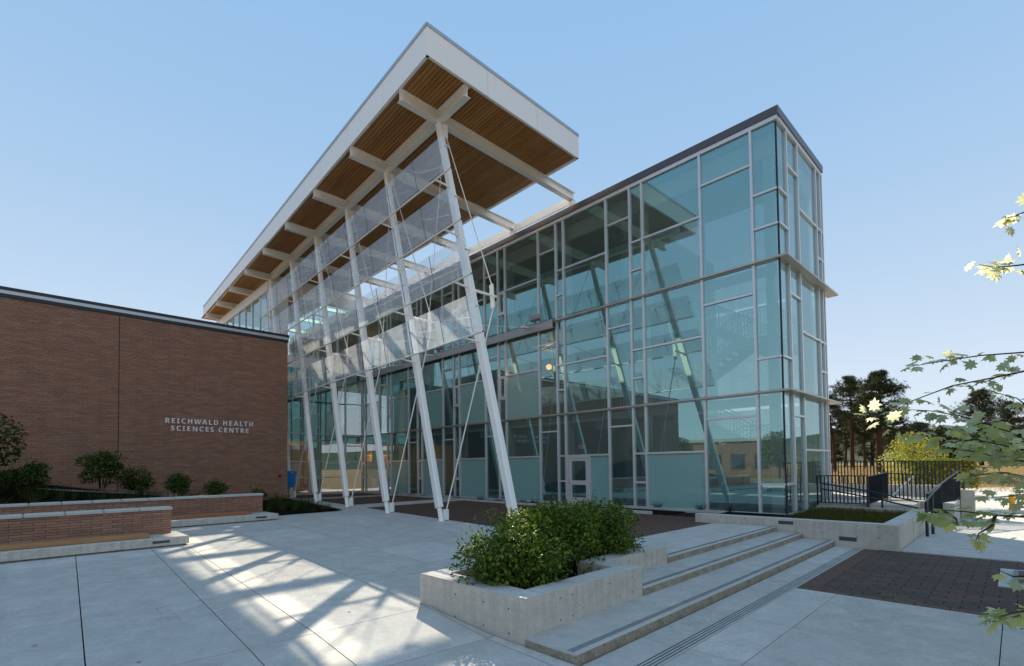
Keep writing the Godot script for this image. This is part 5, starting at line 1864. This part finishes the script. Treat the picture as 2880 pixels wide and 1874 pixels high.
func build_small_things():
	# blue sign board and dark bin by the far columns
	var k = v3(19.6, 0.0, -0.15)
	var y = ground_h(k.x, k.z)
	var o = thing("blue_sign", "bright blue tapered sign board on thin white legs beside the far column", "sign", Transform3D(Basis(UP, 0.42), FK * v3(k.x, y, k.z)))
	var m = MB.new()
	m.hexa([v3(-0.27, 0.66, 0.03), v3(0.20, 0.66, 0.03), v3(0.20, 0.66, -0.03), v3(-0.27, 0.66, -0.03), v3(-0.29, 1.62, 0.03), v3(0.31, 1.62, 0.03), v3(0.31, 1.62, -0.03), v3(-0.29, 1.62, -0.03)])
	part("board", m, M.banner_blue, o)
	ptube("leg", [v3(-0.2, 0, 0), v3(-0.22, 0.66, 0)], 0.015, M.white_steel, o, 6)
	ptube("leg", [v3(0.02, 0, 0), v3(0.1, 0.66, 0)], 0.015, M.white_steel, o, 6)
	for q in [[-0.02, 0.02], [0.05, 0.05], [0.12, 0.02]]:
		pbox("mark", v3(q[0], 1.52, 0.031), v3(q[0] + q[1], 1.57, 0.034), M.interior_white, o)
	var b = thing("litter_bin", "narrow black bin with a white top behind the blue sign", "bin", Transform3D(Basis(UP, 0.42), FK * v3(20.2, y, -0.95)))
	var bm = MB.new()
	bm.bevel(v3(-0.2, 0, -0.2), v3(0.2, 1.45, 0.2), 0.03)
	part("body", bm, M.dark_fabric, b)
	var bt = MB.new()
	bt.bevel(v3(-0.22, 1.452, -0.22), v3(0.22, 1.75, 0.22), 0.06)
	part("lid", bt, M.white_steel, b)
	# low concrete block cut by the left edge of the picture
	var bl = thing("concrete_block", "corner of a low pale concrete block on the paving before the benches", "block", Transform3D(Basis(UP, 0.75), FK * v3(1.2, ground_h(1.2, -11.8), -11.75)))
	var mm = MB.new()
	mm.bevel(v3(-0.6, 0, -0.5), v3(0.42, 0.26, 0.5), 0.02)
	part("block", mm, M.concrete_wall, bl)
	# fallen leaves on the paving
	var lf = leaf_mesh(0.6, 1.0, 0.05)
	var lab = "dry fallen leaf lying on the concrete paving"
	for q in [[-2.2, -9.0], [-1.0, -8.0], [0.8, -9.2], [-4.2, -7.0], [-3.0, -10.2], [-3.4, -5.3], [1.9, -5.2], [-4.4, -9.4]]:
		var l = part(numbered("fallen_leaf"), lf, M.trunk_tan, self)
		l.transform = FK * Transform3D(Basis(UP, q[0] * 3.0).scaled(Vector3(0.06, 0.06, 0.06)), v3(q[0], ground_h(q[0], q[1]) + 0.008, q[1]))
		tag(l, lab, "leaf", "fallen leaves on the paving")

# things mirrored in the glass: buildings and trees to the left, beyond the picture
func build_surroundings():
	var o = thing("campus_building", "long low brick campus building across the lawn, mirrored in the glass", "building", Transform3D(Basis(UP, 0.5), v3(-75, -0.7, 10)))
	pbox("wall", v3(-4, 0, -25), v3(4, 6.5, 25), M.brick_1, o)
	pbox("roof_band", v3(-4.2, 6.51, -25.2), v3(4.2, 7.1, 25.2), M.coping_stone, o)
	for i in 12:
		pbox("window", v3(4.01, 1.5, -23.5 + 4 * i), v3(4.06, 4.2, -21.2 + 4 * i), M.vent_dark, o)
	var leaf = leaf_mesh(0.7, 1.0, 0.1)
	for q in [[-48, -4, 6.5], [-55, 14, 7.5], [-46, 22, 6.0], [-62, -14, 8.0]]:
		var t = thing("lawn_tree", "round green tree on the lawn before the low brick campus building", "tree", Transform3D(Basis.IDENTITY, v3(q[0], -0.7, q[1])), "trees before the campus building")
		ptube("trunk", [v3(0, 0, 0), v3(0.1, 2, 0), v3(0, q[2] * 0.7, 0)], [0.2, 0.15, 0.05], M.bark, t, 7)
		var xs = []
		var cs = []
		for i in 3500:
			var d = rand_dir()
			xs.append(leaf_xf(v3(0, q[2] * 0.62, 0) + v3(d.x, d.y * 1.0, d.z) * q[2] * 0.38 * pow(rng.randf(), 0.45), d, rng.randf_range(0.25, 0.4)))
			cs.append(Color(0.04, 0.07, 0.012).lerp(Color(0.12, 0.14, 0.02), rng.randf()))
		copies("crown", leaf, M.leaf, xs, cs, t)

func _ready():
	rng.seed = 20240611
	setup()
	make_materials()
	build_ground()
	build_glass_building()
	build_rear_wing()
	build_canopy()
	for k in 6: build_column(k)
	build_screens()
	build_brick_building()
	build_benches()
	build_steps()
	build_planter()
	build_right_planter()
	build_ramp()
	build_planter_shrubs()
	build_left_planting()
	build_facade_planting()
	build_background()
	build_foreground_tree()
	build_small_things()
	build_surroundings()
